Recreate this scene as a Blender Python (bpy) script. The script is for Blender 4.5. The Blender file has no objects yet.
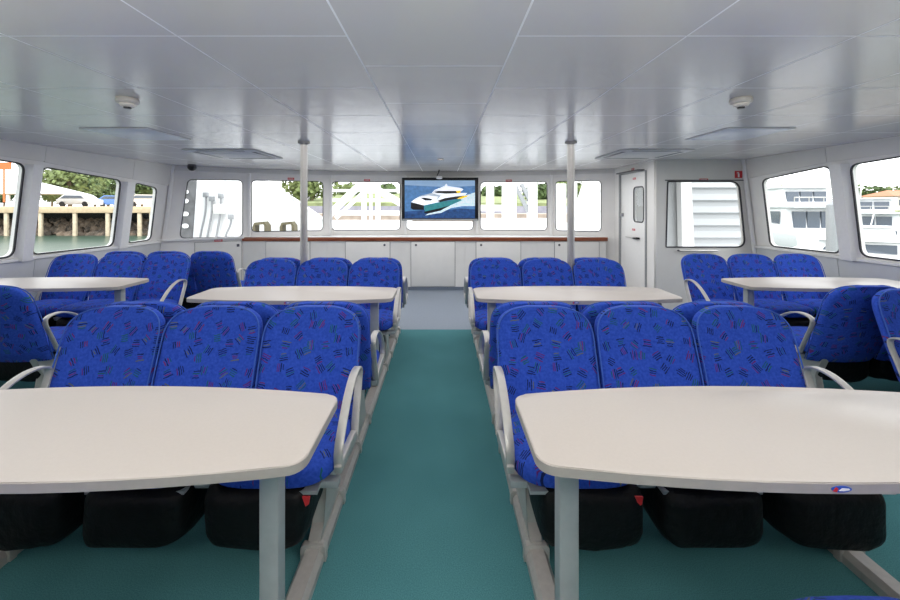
import bpy, bmesh, math, random
from mathutils import Vector, Matrix, noise
random.seed(7)
scene = bpy.context.scene
COL = scene.collection
PI = math.pi
EYE, F, CX, CY = 1.385, 386.0, 442.0, 206.0      # eye height, focal length in px, vanishing point
CEIL = 2.005

# ------------------------------------------------------------------ materials
def new_mat(name):
    m = bpy.data.materials.new(name); m.use_nodes = True
    nt = m.node_tree
    return m, nt, nt.nodes['Principled BSDF']

def mat(name, col, rough=0.5, metal=0.0, spec=0.5, var=0.06, scale=40.0, bump=0.0, emit=0.0, coat=0.0):
    m, nt, b = new_mat(name)
    tc = nt.nodes.new('ShaderNodeTexCoord')
    nz = nt.nodes.new('ShaderNodeTexNoise'); nz.inputs['Scale'].default_value = scale; nz.inputs['Detail'].default_value = 3
    nt.links.new(tc.outputs['Object'], nz.inputs['Vector'])
    cr = nt.nodes.new('ShaderNodeValToRGB')
    lo = [max(0, c*(1-var)) for c in col]; hi = [min(1, c*(1+var)) for c in col]
    cr.color_ramp.elements[0].position = .3; cr.color_ramp.elements[0].color = (*lo, 1)
    cr.color_ramp.elements[1].position = .7; cr.color_ramp.elements[1].color = (*hi, 1)
    nt.links.new(nz.outputs['Fac'], cr.inputs['Fac'])
    nt.links.new(cr.outputs['Color'], b.inputs['Base Color'])
    b.inputs['Roughness'].default_value = rough; b.inputs['Metallic'].default_value = metal
    b.inputs['Specular IOR Level'].default_value = spec
    if coat: b.inputs['Coat Weight'].default_value = coat
    if emit:
        nt.links.new(cr.outputs['Color'], b.inputs['Emission Color']); b.inputs['Emission Strength'].default_value = emit
    if bump:
        bp = nt.nodes.new('ShaderNodeBump'); bp.inputs['Strength'].default_value = bump; bp.inputs['Distance'].default_value = .01
        nt.links.new(nz.outputs['Fac'], bp.inputs['Height']); nt.links.new(bp.outputs['Normal'], b.inputs['Normal'])
    return m

def math_node(nt, op, a, b=None, c=None):
    n = nt.nodes.new('ShaderNodeMath'); n.operation = op
    for i, v in enumerate((a, b, c)):
        if v is None: continue
        if isinstance(v, (int, float)): n.inputs[i].default_value = v
        else: nt.links.new(v, n.inputs[i])
    return n.outputs[0]

def seat_fabric(name, plane, dark=1.0):
    """blue moquette scattered with small bundles of coloured strokes"""
    m, nt, b = new_mat(name)
    tc = nt.nodes.new('ShaderNodeTexCoord')
    sx = nt.nodes.new('ShaderNodeSeparateXYZ'); nt.links.new(tc.outputs['Object'], sx.inputs[0])
    oi = nt.nodes.new('ShaderNodeObjectInfo')
    cb = nt.nodes.new('ShaderNodeCombineXYZ')
    u = math_node(nt, 'ADD', sx.outputs['X'], math_node(nt, 'MULTIPLY', oi.outputs['Random'], 3.7))
    nt.links.new(u, cb.inputs[0])
    nt.links.new(sx.outputs['Z' if plane == 'xz' else 'Y'], cb.inputs[1])
    vo = nt.nodes.new('ShaderNodeTexVoronoi'); vo.voronoi_dimensions = '2D'; vo.feature = 'F1'
    vo.inputs['Scale'].default_value = 15.5; vo.inputs['Randomness'].default_value = .72
    nt.links.new(cb.outputs[0], vo.inputs['Vector'])
    sub = nt.nodes.new('ShaderNodeVectorMath'); sub.operation = 'SUBTRACT'
    nt.links.new(cb.outputs[0], sub.inputs[0]); nt.links.new(vo.outputs['Position'], sub.inputs[1])
    sc = nt.nodes.new('ShaderNodeSeparateColor'); nt.links.new(vo.outputs['Color'], sc.inputs[0])
    rot = nt.nodes.new('ShaderNodeVectorRotate'); rot.rotation_type = 'Z_AXIS'
    nt.links.new(sub.outputs[0], rot.inputs['Vector'])
    nt.links.new(math_node(nt, 'MULTIPLY', sc.outputs[0], 2*PI), rot.inputs['Angle'])
    s2 = nt.nodes.new('ShaderNodeSeparateXYZ'); nt.links.new(rot.outputs[0], s2.inputs[0])
    wv = nt.nodes.new('ShaderNodeTexNoise'); wv.inputs['Scale'].default_value = 60
    nt.links.new(cb.outputs[0], wv.inputs['Vector'])
    lx = math_node(nt, 'ADD', s2.outputs['X'], math_node(nt, 'MULTIPLY', math_node(nt, 'SUBTRACT', wv.outputs['Fac'], .5), .008))
    ly = s2.outputs['Y']
    q = math_node(nt, 'DIVIDE', lx, .0088)
    stripe = math_node(nt, 'LESS_THAN', math_node(nt, 'FRACT', q), .5)
    idx = math_node(nt, 'FLOOR', q)
    wn = nt.nodes.new('ShaderNodeTexWhiteNoise'); wn.noise_dimensions = '2D'
    c2 = nt.nodes.new('ShaderNodeCombineXYZ')
    nt.links.new(idx, c2.inputs[0]); nt.links.new(math_node(nt, 'MULTIPLY', sc.outputs[1], 91.0), c2.inputs[1])
    nt.links.new(c2.outputs[0], wn.inputs['Vector'])
    ln = math_node(nt, 'ADD', math_node(nt, 'MULTIPLY', wn.outputs['Value'], .012), .011)
    m1 = math_node(nt, 'LESS_THAN', math_node(nt, 'ABSOLUTE', ly), ln)
    m2 = math_node(nt, 'LESS_THAN', math_node(nt, 'ABSOLUTE', lx), .0176)
    mask = math_node(nt, 'MULTIPLY', math_node(nt, 'MULTIPLY', stripe, m1), m2)
    mask = math_node(nt, 'MULTIPLY', mask, .85)
    # stroke colours : mixture of cell hue and stroke hue
    cr = nt.nodes.new('ShaderNodeValToRGB'); cr.color_ramp.interpolation = 'CONSTANT'
    cols = [(0, (.005, .007, .02)), (.34, (.13, .012, .10)), (.50, (.004, .008, .03)), (.64, (.012, .11, .06)),
            (.76, (.14, .15, .03)), (.85, (.012, .09, .13)), (.93, (.19, .02, .05))]
    e = cr.color_ramp.elements
    e[0].position = 0; e[0].color = (*cols[0][1], 1); e[1].position = cols[1][0]; e[1].color = (*cols[1][1], 1)
    for p, c in cols[2:]:
        k = e.new(p); k.color = (*c, 1)
    hue = math_node(nt, 'FRACT', math_node(nt, 'ADD', math_node(nt, 'MULTIPLY', wn.outputs['Value'], .55), sc.outputs[2]))
    nt.links.new(hue, cr.inputs['Fac'])
    nz = nt.nodes.new('ShaderNodeTexNoise'); nz.inputs['Scale'].default_value = 90
    nt.links.new(tc.outputs['Object'], nz.inputs['Vector'])
    base = nt.nodes.new('ShaderNodeValToRGB')
    base.color_ramp.elements[0].position = .3; base.color_ramp.elements[0].color = (.019*dark, .060*dark, .40*dark, 1)
    base.color_ramp.elements[1].position = .7; base.color_ramp.elements[1].color = (.033*dark, .094*dark, .53*dark, 1)
    nt.links.new(nz.outputs['Fac'], base.inputs['Fac'])
    mx = nt.nodes.new('ShaderNodeMix'); mx.data_type = 'RGBA'
    nt.links.new(mask, mx.inputs[0]); nt.links.new(base.outputs[0], mx.inputs[6]); nt.links.new(cr.outputs[0], mx.inputs[7])
    nt.links.new(mx.outputs[2], b.inputs['Base Color'])
    b.inputs['Roughness'].default_value = .85; b.inputs['Specular IOR Level'].default_value = .15
    b.inputs['Sheen Weight'].default_value = .06; b.inputs['Sheen Tint'].default_value = (.5, .6, 1, 1)
    return m

def ceiling_mat():
    m, nt, b = new_mat('ceiling_panels')
    tc = nt.nodes.new('ShaderNodeTexCoord'); s = nt.nodes.new('ShaderNodeSeparateXYZ')
    nt.links.new(tc.outputs['Object'], s.inputs[0])
    X, Y = s.outputs['X'], s.outputs['Y']
    W, HW = .62, .0038
    def seam(v, off):
        t = math_node(nt, 'FRACT', math_node(nt, 'DIVIDE', math_node(nt, 'ADD', v, -off + 50*W), W))
        d = math_node(nt, 'MINIMUM', t, math_node(nt, 'SUBTRACT', 1.0, t))
        return math_node(nt, 'LESS_THAN', d, HW/W)
    sx_ = seam(X, -.346)
    mid = math_node(nt, 'LESS_THAN', math_node(nt, 'ABSOLUTE', math_node(nt, 'ADD', X, .036)), .31)
    sy = math_node(nt, 'ADD', math_node(nt, 'MULTIPLY', seam(Y, 1.709), mid),
                   math_node(nt, 'MULTIPLY', seam(Y, 1.408), math_node(nt, 'SUBTRACT', 1.0, mid)))
    sm = math_node(nt, 'MAXIMUM', sx_, sy)
    nz = nt.nodes.new('ShaderNodeTexNoise'); nz.inputs['Scale'].default_value = 1.2
    nt.links.new(tc.outputs['Object'], nz.inputs['Vector'])
    cr = nt.nodes.new('ShaderNodeValToRGB')
    cr.color_ramp.elements[0].color = (.63, .605, .58, 1); cr.color_ramp.elements[1].color = (.69, .665, .64, 1)
    nt.links.new(nz.outputs['Fac'], cr.inputs['Fac'])
    mx = nt.nodes.new('ShaderNodeMix'); mx.data_type = 'RGBA'
    nt.links.new(sm, mx.inputs[0]); nt.links.new(cr.outputs[0], mx.inputs[6]); mx.inputs[7].default_value = (.86, .86, .87, 1)  # seams coloured lighter than the panels, standing in for their reflected glint
    nt.links.new(mx.outputs[2], b.inputs['Base Color'])
    r = math_node(nt, 'ADD', math_node(nt, 'MULTIPLY', sm, .4), .21)
    nt.links.new(r, b.inputs['Roughness'])
    b.inputs['Specular IOR Level'].default_value = .8
    return m

def carpet_mat():
    m, nt, b = new_mat('teal_carpet')
    tc = nt.nodes.new('ShaderNodeTexCoord')
    n1 = nt.nodes.new('ShaderNodeTexNoise'); n1.inputs['Scale'].default_value = 260; n1.inputs['Detail'].default_value = 2
    n2 = nt.nodes.new('ShaderNodeTexNoise'); n2.inputs['Scale'].default_value = 2.2
    nt.links.new(tc.outputs['Object'], n1.inputs['Vector']); nt.links.new(tc.outputs['Object'], n2.inputs['Vector'])
    f = math_node(nt, 'ADD', math_node(nt, 'MULTIPLY', n1.outputs['Fac'], .75), math_node(nt, 'MULTIPLY', n2.outputs['Fac'], .25))
    cr = nt.nodes.new('ShaderNodeValToRGB')
    cr.color_ramp.elements[0].position = .35; cr.color_ramp.elements[0].color = (.052, .172, .190, 1)
    cr.color_ramp.elements[1].position = .68; cr.color_ramp.elements[1].color = (.096, .272, .290, 1)
    nt.links.new(f, cr.inputs['Fac']); nt.links.new(cr.outputs[0], b.inputs['Base Color'])
    bp = nt.nodes.new('ShaderNodeBump'); bp.inputs['Strength'].default_value = .4; bp.inputs['Distance'].default_value = .003
    nt.links.new(n1.outputs['Fac'], bp.inputs['Height']); nt.links.new(bp.outputs[0], b.inputs['Normal'])
    b.inputs['Roughness'].default_value = .95; b.inputs['Specular IOR Level'].default_value = .1
    return m

def glass_mat():
    m = bpy.data.materials.new('clear_glass'); m.use_nodes = True; nt = m.node_tree
    for n in list(nt.nodes): nt.nodes.remove(n)
    out = nt.nodes.new('ShaderNodeOutputMaterial'); mx = nt.nodes.new('ShaderNodeMixShader')
    tr = nt.nodes.new('ShaderNodeBsdfTransparent'); tr.inputs[0].default_value = (.95, .97, .97, 1)
    gl = nt.nodes.new('ShaderNodeBsdfGlossy'); gl.inputs['Roughness'].default_value = .03
    lw = nt.nodes.new('ShaderNodeFresnel'); lw.inputs['IOR'].default_value = 1.08
    nt.links.new(lw.outputs[0], mx.inputs[0]); nt.links.new(tr.outputs[0], mx.inputs[1]); nt.links.new(gl.outputs[0], mx.inputs[2])
    nt.links.new(mx.outputs[0], out.inputs[0])
    return m

def wood_mat():
    m, nt, b = new_mat('varnished_wood')
    tc = nt.nodes.new('ShaderNodeTexCoord'); mp = nt.nodes.new('ShaderNodeMapping'); mp.inputs['Scale'].default_value = (2, 30, 30)
    nz = nt.nodes.new('ShaderNodeTexNoise'); nz.inputs['Scale'].default_value = 3; nz.inputs['Detail'].default_value = 5
    nt.links.new(tc.outputs['Object'], mp.inputs[0]); nt.links.new(mp.outputs[0], nz.inputs['Vector'])
    cr = nt.nodes.new('ShaderNodeValToRGB')
    cr.color_ramp.elements[0].position = .3; cr.color_ramp.elements[0].color = (.16, .035, .012, 1)
    cr.color_ramp.elements[1].position = .7; cr.color_ramp.elements[1].color = (.30, .085, .03, 1)
    nt.links.new(nz.outputs['Fac'], cr.inputs['Fac']); nt.links.new(cr.outputs[0], b.inputs['Base Color'])
    b.inputs['Roughness'].default_value = .3
    return m

def rock_mat():
    m, nt, b = new_mat('rock_bank')
    tc = nt.nodes.new('ShaderNodeTexCoord')
    vo = nt.nodes.new('ShaderNodeTexVoronoi'); vo.inputs['Scale'].default_value = 1.6
    nt.links.new(tc.outputs['Object'], vo.inputs['Vector'])
    sc = nt.nodes.new('ShaderNodeSeparateColor'); nt.links.new(vo.outputs['Color'], sc.inputs[0])
    cr = nt.nodes.new('ShaderNodeValToRGB')
    cr.color_ramp.elements[0].color = (.07, .06, .05, 1); cr.color_ramp.elements[1].color = (.24, .18, .13, 1)
    nt.links.new(sc.outputs[0], cr.inputs['Fac']); nt.links.new(cr.outputs[0], b.inputs['Base Color'])
    b.inputs['Roughness'].default_value = .9
    return m

def water_mat():
    m, nt, b = new_mat('harbour_water')
    tc = nt.nodes.new('ShaderNodeTexCoord')
    nz = nt.nodes.new('ShaderNodeTexNoise'); nz.inputs['Scale'].default_value = 1.4; nz.inputs['Detail'].default_value = 4
    nt.links.new(tc.outputs['Object'], nz.inputs['Vector'])
    cr = nt.nodes.new('ShaderNodeValToRGB')
    cr.color_ramp.elements[0].color = (.035, .07, .05, 1); cr.color_ramp.elements[1].color = (.075, .12, .09, 1)
    nt.links.new(nz.outputs['Fac'], cr.inputs['Fac']); nt.links.new(cr.outputs[0], b.inputs['Base Color'])
    bp = nt.nodes.new('ShaderNodeBump'); bp.inputs['Strength'].default_value = .5; bp.inputs['Distance'].default_value = .05
    nt.links.new(nz.outputs['Fac'], bp.inputs['Height']); nt.links.new(bp.outputs[0], b.inputs['Normal'])
    b.inputs['Roughness'].default_value = .3; b.inputs['Specular IOR Level'].default_value = .2
    return m

M = dict(
    back=seat_fabric('seat_fabric_back', 'xz'), cush=seat_fabric('seat_fabric_cushion', 'xy'),
    pipe=mat('seat_piping', (.035, .11, .48), .7), pouch=mat('black_nylon', (.0035, .0035, .004), .55, var=.3, scale=30, bump=.6, spec=.25),
    alu=mat('cast_aluminium', (.53, .515, .49), .38, .35, var=.04), steel=mat('polished_steel', (.50, .485, .465), .36, .55, var=.03),
    rail=mat('rail_aluminium', (.50, .475, .45), .42, .3, var=.06), leg=mat('table_leg_grey', (.40, .42, .43), .45, .25, var=.05, scale=25),
    table=mat('table_laminate', (.52, .475, .44), .36, var=.015, scale=120, spec=.45), edge=mat('table_edge', (.40, .37, .345), .45, var=.03),
    wall=mat('wall_white', (.85, .83, .80), .45, var=.02, scale=6), header=mat('header_cream', (.75, .73, .69), .5, var=.02, scale=6),
    rib=mat('rib_white', (.88, .87, .85), .4, var=.02), lower=mat('lower_wall_grey', (.68, .69, .70), .5, var=.03, scale=8),
    cab=mat('cabinet_grey', (.74, .73, .70), .45, var=.02, scale=9), white=mat('gloss_white', (.86, .86, .86), .25, var=.02),
    gap=mat('shadow_gap', (.22, .22, .23), .7), black=mat('black_plastic', (.005, .005, .006), .35, var=.2), rubber=mat('window_rubber', (.03, .03, .035), .6, var=.2),
    red=mat('red_sign', (.62, .03, .035), .5), blueb=mat('blue_badge', (.03, .10, .50), .4), vinyl=mat('grey_vinyl', (.23, .27, .33), .5, var=.08, scale=60),
    skirt=mat('dark_skirting', (.14, .17, .22), .5), ceil=ceiling_mat(), carpet=carpet_mat(), glass=glass_mat(), wood=wood_mat(),
    acpanel=mat('cassette_grey', (.70, .69, .67), .6, var=.02), slat=mat('slat_white', (.40, .41, .42), .5, var=.02),
    diff=mat('light_diffuser', (.82, .84, .85), .35, var=.01), detector=mat('ivory_plastic', (.72, .67, .60), .45),
    dgrey=mat('dark_grey_metal', (.10, .10, .11), .4, .3), mgrey=mat('mid_grey_metal', (.34, .35, .36), .45, .3),
    # outdoors
    water=water_mat(), rock=rock_mat(), deck=mat('pier_deck', (.56, .43, .28), .8, var=.12, scale=3), pile=mat('pier_pile', (.60, .50, .36), .8, var=.15, scale=4),
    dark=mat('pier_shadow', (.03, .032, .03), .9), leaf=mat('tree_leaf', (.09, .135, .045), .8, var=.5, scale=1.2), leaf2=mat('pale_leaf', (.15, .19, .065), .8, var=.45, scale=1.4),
    leaf3=mat('olive_leaf', (.09, .13, .05), .8, var=.5, scale=1.2), trunk=mat('tree_trunk', (.16, .11, .07), .9), canvas=mat('marquee_canvas', (.85, .85, .84), .6),
    boat=mat('boat_gelcoat', (.84, .85, .86), .25, var=.02), tint=mat('tinted_glass', (.09, .11, .14), .12, spec=.6), teak=mat('boat_teak', (.42, .30, .2), .7),
    house=mat('house_render', (.76, .68, .60), .8), roof=mat('terracotta_roof', (.50, .21, .12), .8, var=.15, scale=8), grass=mat('bank_grass', (.24, .27, .12), .9, var=.3, scale=.8),
    path=mat('bank_path', (.42, .33, .27), .9, var=.2, scale=1.0), asphalt=mat('quay_asphalt', (.28, .28, .33), .9, var=.2, scale=1.0), bluehull=mat('blue_canvas', (.12, .25, .62), .5),
    bulk=mat('bow_paint', (.88, .88, .88), .5, var=.015), orange=mat('orange_paint', (.75, .16, .04), .6),
    s_sea1=mat('screen_far_sea', (.24, .38, .56), .3, emit=.55, var=.04, scale=9), s_sea2=mat('screen_mid_sea', (.07, .19, .40), .3, emit=.5, var=.2, scale=18),
    s_sea3=mat('screen_near_sea', (.018, .06, .18), .3, emit=.5, var=.4, scale=16), s_white=mat('screen_white', (.80, .83, .87), .3, emit=.7, var=.05, scale=20),
    s_grey=mat('screen_grey', (.42, .48, .55), .3, emit=.5), s_black=mat('screen_black', (.004, .006, .01), .3, emit=.1), s_teal=mat('screen_teal', (.03, .22, .24), .3, emit=.5, var=.15, scale=20),
    s_wake=mat('screen_wake', (.55, .68, .74), .3, emit=.6, var=.2, scale=25), s_yellow=mat('screen_yellow', (.85, .55, .02), .3, emit=.7),
)

# ------------------------------------------------------------------ mesh helpers
def link(o, parent=None):
    COL.objects.link(o)
    if parent is not None: o.parent = parent
    return o

def obj(name, bm, m, parent=None, smooth=True, loc=None, angle=40):
    me = bpy.data.meshes.new(name)
    bmesh.ops.recalc_face_normals(bm, faces=bm.faces)
    if smooth:
        for f in bm.faces: f.smooth = True
        for e in bm.edges:
            if len(e.link_faces) == 2 and e.calc_face_angle(0) > math.radians(angle): e.smooth = False
    bm.to_mesh(me); bm.free()
    for x in (m if isinstance(m, (list, tuple)) else [m]): me.materials.append(x)
    o = bpy.data.objects.new(name, me); link(o, parent)
    if loc: o.location = loc
    return o

def tag(o, label=None, cat=None, group=None, kind=None):
    if label: o['label'] = label
    if cat: o['category'] = cat
    if group: o['group'] = group
    if kind: o['kind'] = kind
    return o

def thing(name, label, cat, loc=(0, 0, 0), rz=0.0, group=None):
    o = bpy.data.objects.new(name, None); COL.objects.link(o)
    o.empty_display_size = .1; o.location = loc; o.rotation_euler = (0, 0, rz)
    return tag(o, label, cat, group)

def setting(name, loc=(0, 0, 0)):
    o = bpy.data.objects.new(name, None); COL.objects.link(o); o.location = loc; o['kind'] = 'structure'
    return o

def box(bm, x0, x1, y0, y1, z0, z1, bevel=0.0, seg=2, mi=0):
    vs = [bm.verts.new((x, y, z)) for x in (x0, x1) for y in (y0, y1) for z in (z0, z1)]
    fs = [bm.faces.new([vs[i] for i in q]) for q in ((0, 1, 3, 2), (4, 6, 7, 5), (0, 4, 5, 1), (2, 3, 7, 6), (0, 2, 6, 4), (1, 5, 7, 3))]
    for f in fs: f.material_index = mi
    if bevel:
        es = list({e for f in fs for e in f.edges})
        bmesh.ops.bevel(bm, geom=es, offset=bevel, segments=seg, affect='EDGES', profile=.5)
    return vs

def loft(bm, rings, cap=True, mi=0):
    R = [[bm.verts.new(p) for p in r] for r in rings]
    n = len(R[0])
    for a, b in zip(R, R[1:]):
        for i in range(n):
            f = bm.faces.new((a[i], a[(i+1) % n], b[(i+1) % n], b[i])); f.material_index = mi
    if cap:
        f = bm.faces.new(R[0][::-1]); f.material_index = mi
        f = bm.faces.new(R[-1]); f.material_index = mi
    return R

def prism(bm, pts, axis, a, b, bevel=0.0, mi=0):
    """extrude a 2-D polygon along an axis between a and b"""
    def P(p, t):
        return {'x': (t, p[0], p[1]), 'y': (p[0], t, p[1]), 'z': (p[0], p[1], t)}[axis]
    r = loft(bm, [[P(p, a) for p in pts], [P(p, b) for p in pts]], mi=mi)
    if bevel:
        vs = set(r[0]) | set(r[1])
        es = [e for e in bm.edges if e.verts[0] in vs and e.verts[1] in vs and ((e.verts[0] in r[0]) == (e.verts[1] in r[0]))]
        bmesh.ops.bevel(bm, geom=es, offset=bevel, segments=2, affect='EDGES', profile=.5)
    return r

def tube(bm, pts, sec, closed=False, side=None, mi=0):
    """sweep a cross-section (list of (a,b)) or round radius along a polyline; side = fixed sideways axis"""
    if isinstance(sec, (int, float)):
        sec = [(sec*math.cos(k*PI/4), sec*math.sin(k*PI/4)) for k in range(8)]
    pts = [Vector(p) for p in pts]; n = len(pts); rings = []
    prev = None
    for i, p in enumerate(pts):
        if closed: t = pts[(i+1) % n] - pts[i-1]
        else: t = pts[min(i+1, n-1)] - pts[max(i-1, 0)]
        t.normalize()
        if side is not None: s = Vector(side)
        else:
            s = prev if prev is not None else (Vector((0, 0, 1)) if abs(t.z) < .9 else Vector((1, 0, 0)))
        s = (s - t*s.dot(t)).normalized(); prev = s
        w = t.cross(s)
        rings.append([p + s*a + w*b for a, b in sec])
    if closed:
        R = [[bm.verts.new(q) for q in r] for r in rings]; k = len(sec)
        for i in range(n):
            a, b = R[i], R[(i+1) % n]
            for j in range(k): bm.faces.new((a[j], a[(j+1) % k], b[(j+1) % k], b[j])).material_index = mi
    else: loft(bm, rings, mi=mi)

def lathe(bm, prof, c=(0, 0, 0), seg=24, mi=0):
    rings = [[(c[0]+r*math.cos(2*PI*k/seg), c[1]+r*math.sin(2*PI*k/seg), c[2]+z) for k in range(seg)] for r, z in prof]
    loft(bm, rings, mi=mi)

def round_poly(pts, rad, seg=6):
    out = []; n = len(pts)
    if not isinstance(rad, (list, tuple)): rad = [rad]*n
    for i in range(n):
        p = Vector(pts[i]); a = Vector(pts[i-1]) - p; b = Vector(pts[(i+1) % n]) - p
        la, lb = a.length, b.length; a.normalize(); b.normalize()
        r = rad[i]
        ang = a.angle(b); d = min(r/max(math.tan(ang/2), 1e-4), la*.49, lb*.49); 
        if r < 1e-5: out.append((p.x, p.y)); continue
        p0, p2 = p + a*d, p + b*d
        for k in range(seg+1):
            t = k/seg
            q = p0*(1-t)**2 + p*2*t*(1-t)*.92 + (p0+p2)*.5*2*t*(1-t)*.08 + p2*t*t
            out.append((q.x, q.y))
    return out

def plate(name, outline, holes, origin, u, v, thick, m, parent=None, away=1):
    """flat plate with holes; outline/holes in (u,v) coords; thickness goes to away * (u x v)"""
    cu = bpy.data.curves.new('plate_curve', 'CURVE'); cu.dimensions = '2D'; cu.fill_mode = 'BOTH'; cu.extrude = thick/2
    for loop in [outline] + list(holes):
        sp = cu.splines.new('POLY'); sp.points.add(len(loop)-1); sp.use_cyclic_u = True
        for i, p in enumerate(loop): sp.points[i].co = (p[0], p[1], 0, 1)
    tmp = bpy.data.objects.new('plate_curve', cu); COL.objects.link(tmp)
    dg = bpy.context.evaluated_depsgraph_get()
    me = bpy.data.meshes.new_from_object(tmp.evaluated_get(dg))
    bpy.data.objects.remove(tmp); bpy.data.curves.remove(cu)
    u = Vector(u).normalized(); v = Vector(v); v = (v - u*v.dot(u)).normalized(); n = u.cross(v)
    o0 = Vector(origin) + n*away*thick/2
    me.transform(Matrix(((u.x, v.x, n.x, o0.x), (u.y, v.y, n.y, o0.y), (u.z, v.z, n.z, o0.z), (0, 0, 0, 1))))
    me.materials.clear(); me.materials.append(m); me.name = name
    o = bpy.data.objects.new(name, me); link(o, parent)
    return o

def superell(bm, c, h, ex, ez, nu=28, nv=14, fn=None):
    """superellipsoid, ex = plan exponent, ez = vertical exponent"""
    def sp(x, e): return math.copysign(abs(x)**e, x)
    rings = []
    for j in range(1, nv):
        ph = -PI/2 + PI*j/nv; r = []
        for i in range(nu):
            th = 2*PI*i/nu
            p = Vector((h[0]*sp(math.cos(ph), ez)*sp(math.cos(th), ex), h[1]*sp(math.cos(ph), ez)*sp(math.sin(th), ex), h[2]*sp(math.sin(ph), ez)))
            if fn: p = fn(p)
            r.append(p + Vector(c))
        rings.append(r)
    loft(bm, rings)

def copy_tree(o, parent=None):
    c = o.copy(); COL.objects.link(c)
    if parent is not None: c.parent = parent
    for ch in list(o.children): copy_tree(ch, c)
    return c

# ------------------------------------------------------------------ passenger seat (faces -Y, origin on the floor under the foot of the backrest)
PITCH = .483
def make_back():
    bm = bmesh.new(); zb, zt, z1 = .33, .880, .715; N = 24; rings = []; edge_l = []; edge_r = []
    for j in range(N+1):
        t = j/N; z = zb + (zt-zb)*(1-(1-t)**1.7)
        hw = .216 + .019*min(1, (z-zb)/.2)
        if z > z1:
            q = min(1, (z-z1)/(zt-z1)); hw *= max(.34, (1-q**3.5)**(1/3.5))
        th = .074
        q = (z-zb)/(zt-zb); th *= max(.45, (1-q**14))**.5; th *= min(1, .55+(z-zb)*6)
        yb = (z-.42)*.345 + (0.04*(z-.7)**2)
        r = []
        for k in range(28):
            a = 2*PI*k/28
            x = hw*math.copysign(abs(math.cos(a))**.45, math.cos(a)); s = x/.233
            dy = th*.5*math.copysign(abs(math.sin(a))**.6, math.sin(a))
            r.append((x, yb + th*.5 + dy - .034*s*s - (.012*(1-s*s)*math.exp(-((z-.55)/.09)**2) if math.sin(a) < 0 else 0), z))
        rings.append(r)
        edge_l.append((-hw*.985, yb+th*.16-.034*(hw/.227)**2, z)); edge_r.append((hw*.985, yb+th*.16-.034*(hw/.227)**2, z))
    loft(bm, rings)
    path = edge_l + [(x, edge_l[-1][1]+.004, zt-.001) for x in (-.04, 0, .04)] + edge_r[::-1]
    return bm, path

def make_cushion():
    bm = bmesh.new()
    def fn(p):
        yy = (p.y)/.225                                   # +1 back, -1 front
        q = p.copy()
        if yy > 0: q.x *= 1.0
        q.z += .012*(1-(p.x/.23)**2) * (1 if p.z > 0 else 0) - .012*max(0, -yy)**3 + .01*max(0, yy)*-1
        return q
    superell(bm, (0, -.185, .412), (.235, .215, .046), .52, .55, 36, 14, fn)
    return bm

def make_pouch(seed, off=0.0):
    bm = bmesh.new()
    def fn(p):
        q = p.copy(); n = noise.noise(Vector((p.x*9+seed*7.3, p.y*9, p.z*9)))
        n2 = noise.noise(Vector((p.x*28+seed*3.1, p.y*24, p.z*34)))
        q += Vector((p.x/.2*.3, p.y/.18*.5, p.z/.12))*(.016*n + .006*n2)
        if p.z < 0: q.z += -.018*(1-(p.x/.2)**2) + .03*max(0, p.y/.18)
        return q
    superell(bm, (off, -.210, .266), (.190, .198, .112), .30, .42, 52, 22, fn)
    return bm

def make_leg(s):
    bm = bmesh.new(); x = s*.13
    pts = [(-.255, .058), (-.255, .075), (-.20, .10), (-.165, .22), (-.235, .352), (.02, .352), (-.045, .22), (-.02, .10), (.045, .075), (.045, .058)]
    prism(bm, pts, 'x', x-.024, x+.024, .006)
    return bm

def make_clamp(s, y):
    bm = bmesh.new(); x = s*.13
    prism(bm, [(x-.050, .002), (x-.050, .052), (x-.040, .066), (x+.040, .066), (x+.050, .052), (x+.050, .002)], 'y', y-.014, y+.014, .003)
    return bm

def smooth_path(p, it=2):
    for _ in range(it):
        q = [p[0]]
        for a, b in zip(p, p[1:]):
            a, b = Vector(a), Vector(b); q += [tuple(a*.75+b*.25), tuple(a*.25+b*.75)]
        p = q + [p[-1]]
    return p

def make_arm(s):
    bm = bmesh.new(); x = s*.243
    path = [(x, -.055, .37), (x, -.005, .49), (x, .048, .612), (x, .022, .643), (x, -.05, .650), (x, -.12, .632), (x, -.20, .585), (x, -.27, .525), (x, -.325, .462), (x, -.315, .40)]
    sec = [(-.017, -.003), (-.014, -.0055), (.014, -.0055), (.017, -.003), (.017, .003), (.014, .0055), (-.014, .0055), (-.017, .003)]
    tube(bm, smooth_path(path, 2), sec, side=(1, 0, 0))
    prism(bm, [(-.335, .415), (-.325, .385), (-.12, .355), (-.06, .37), (-.07, .40), (-.12, .41), (-.30, .425)], 'x', x-.014, x+.014, .004)
    return bm

SEAT_ME = {}
def build_seat(s, seed):
    """s = -1 / +1 : end seat with armrest and leg on that side ; 0 : middle seat"""
    r = thing('passenger_seat', 'x', 'seat')
    bmb, path = make_back()
    back = obj('backrest', bmb, M['back'], r)
    bm = bmesh.new(); tube(bm, path, .0034); obj('piping', bm, M['pipe'], back); back.children[0]['label'] = 'lighter blue piping round the backrest'
    obj('seat_cushion', make_cushion(), M['cush'], r)
    fr = bmesh.new()
    for y in (-.30, -.10): box(fr, -PITCH/2, PITCH/2, y-.02, y+.02, .325, .352, .004)
    box(fr, -.18, .18, -.37, -.02, .340, .352)
    obj('seat_frame', fr, M['leg'], r)
    p = obj('stowage_pouch', make_pouch(seed, -s*.046), M['pouch'], r); p['label'] = 'black fabric pouch slung under the cushion'
    if s:
        lg = obj('leg', make_leg(s), M['alu'], r)
        for y in (-.255, .035): obj('clamp', make_clamp(s, y), M['alu'], lg)
        a = obj('armrest', make_arm(s), M['alu'], r); a['label'] = 'pale metal loop armrest'
    return r

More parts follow.
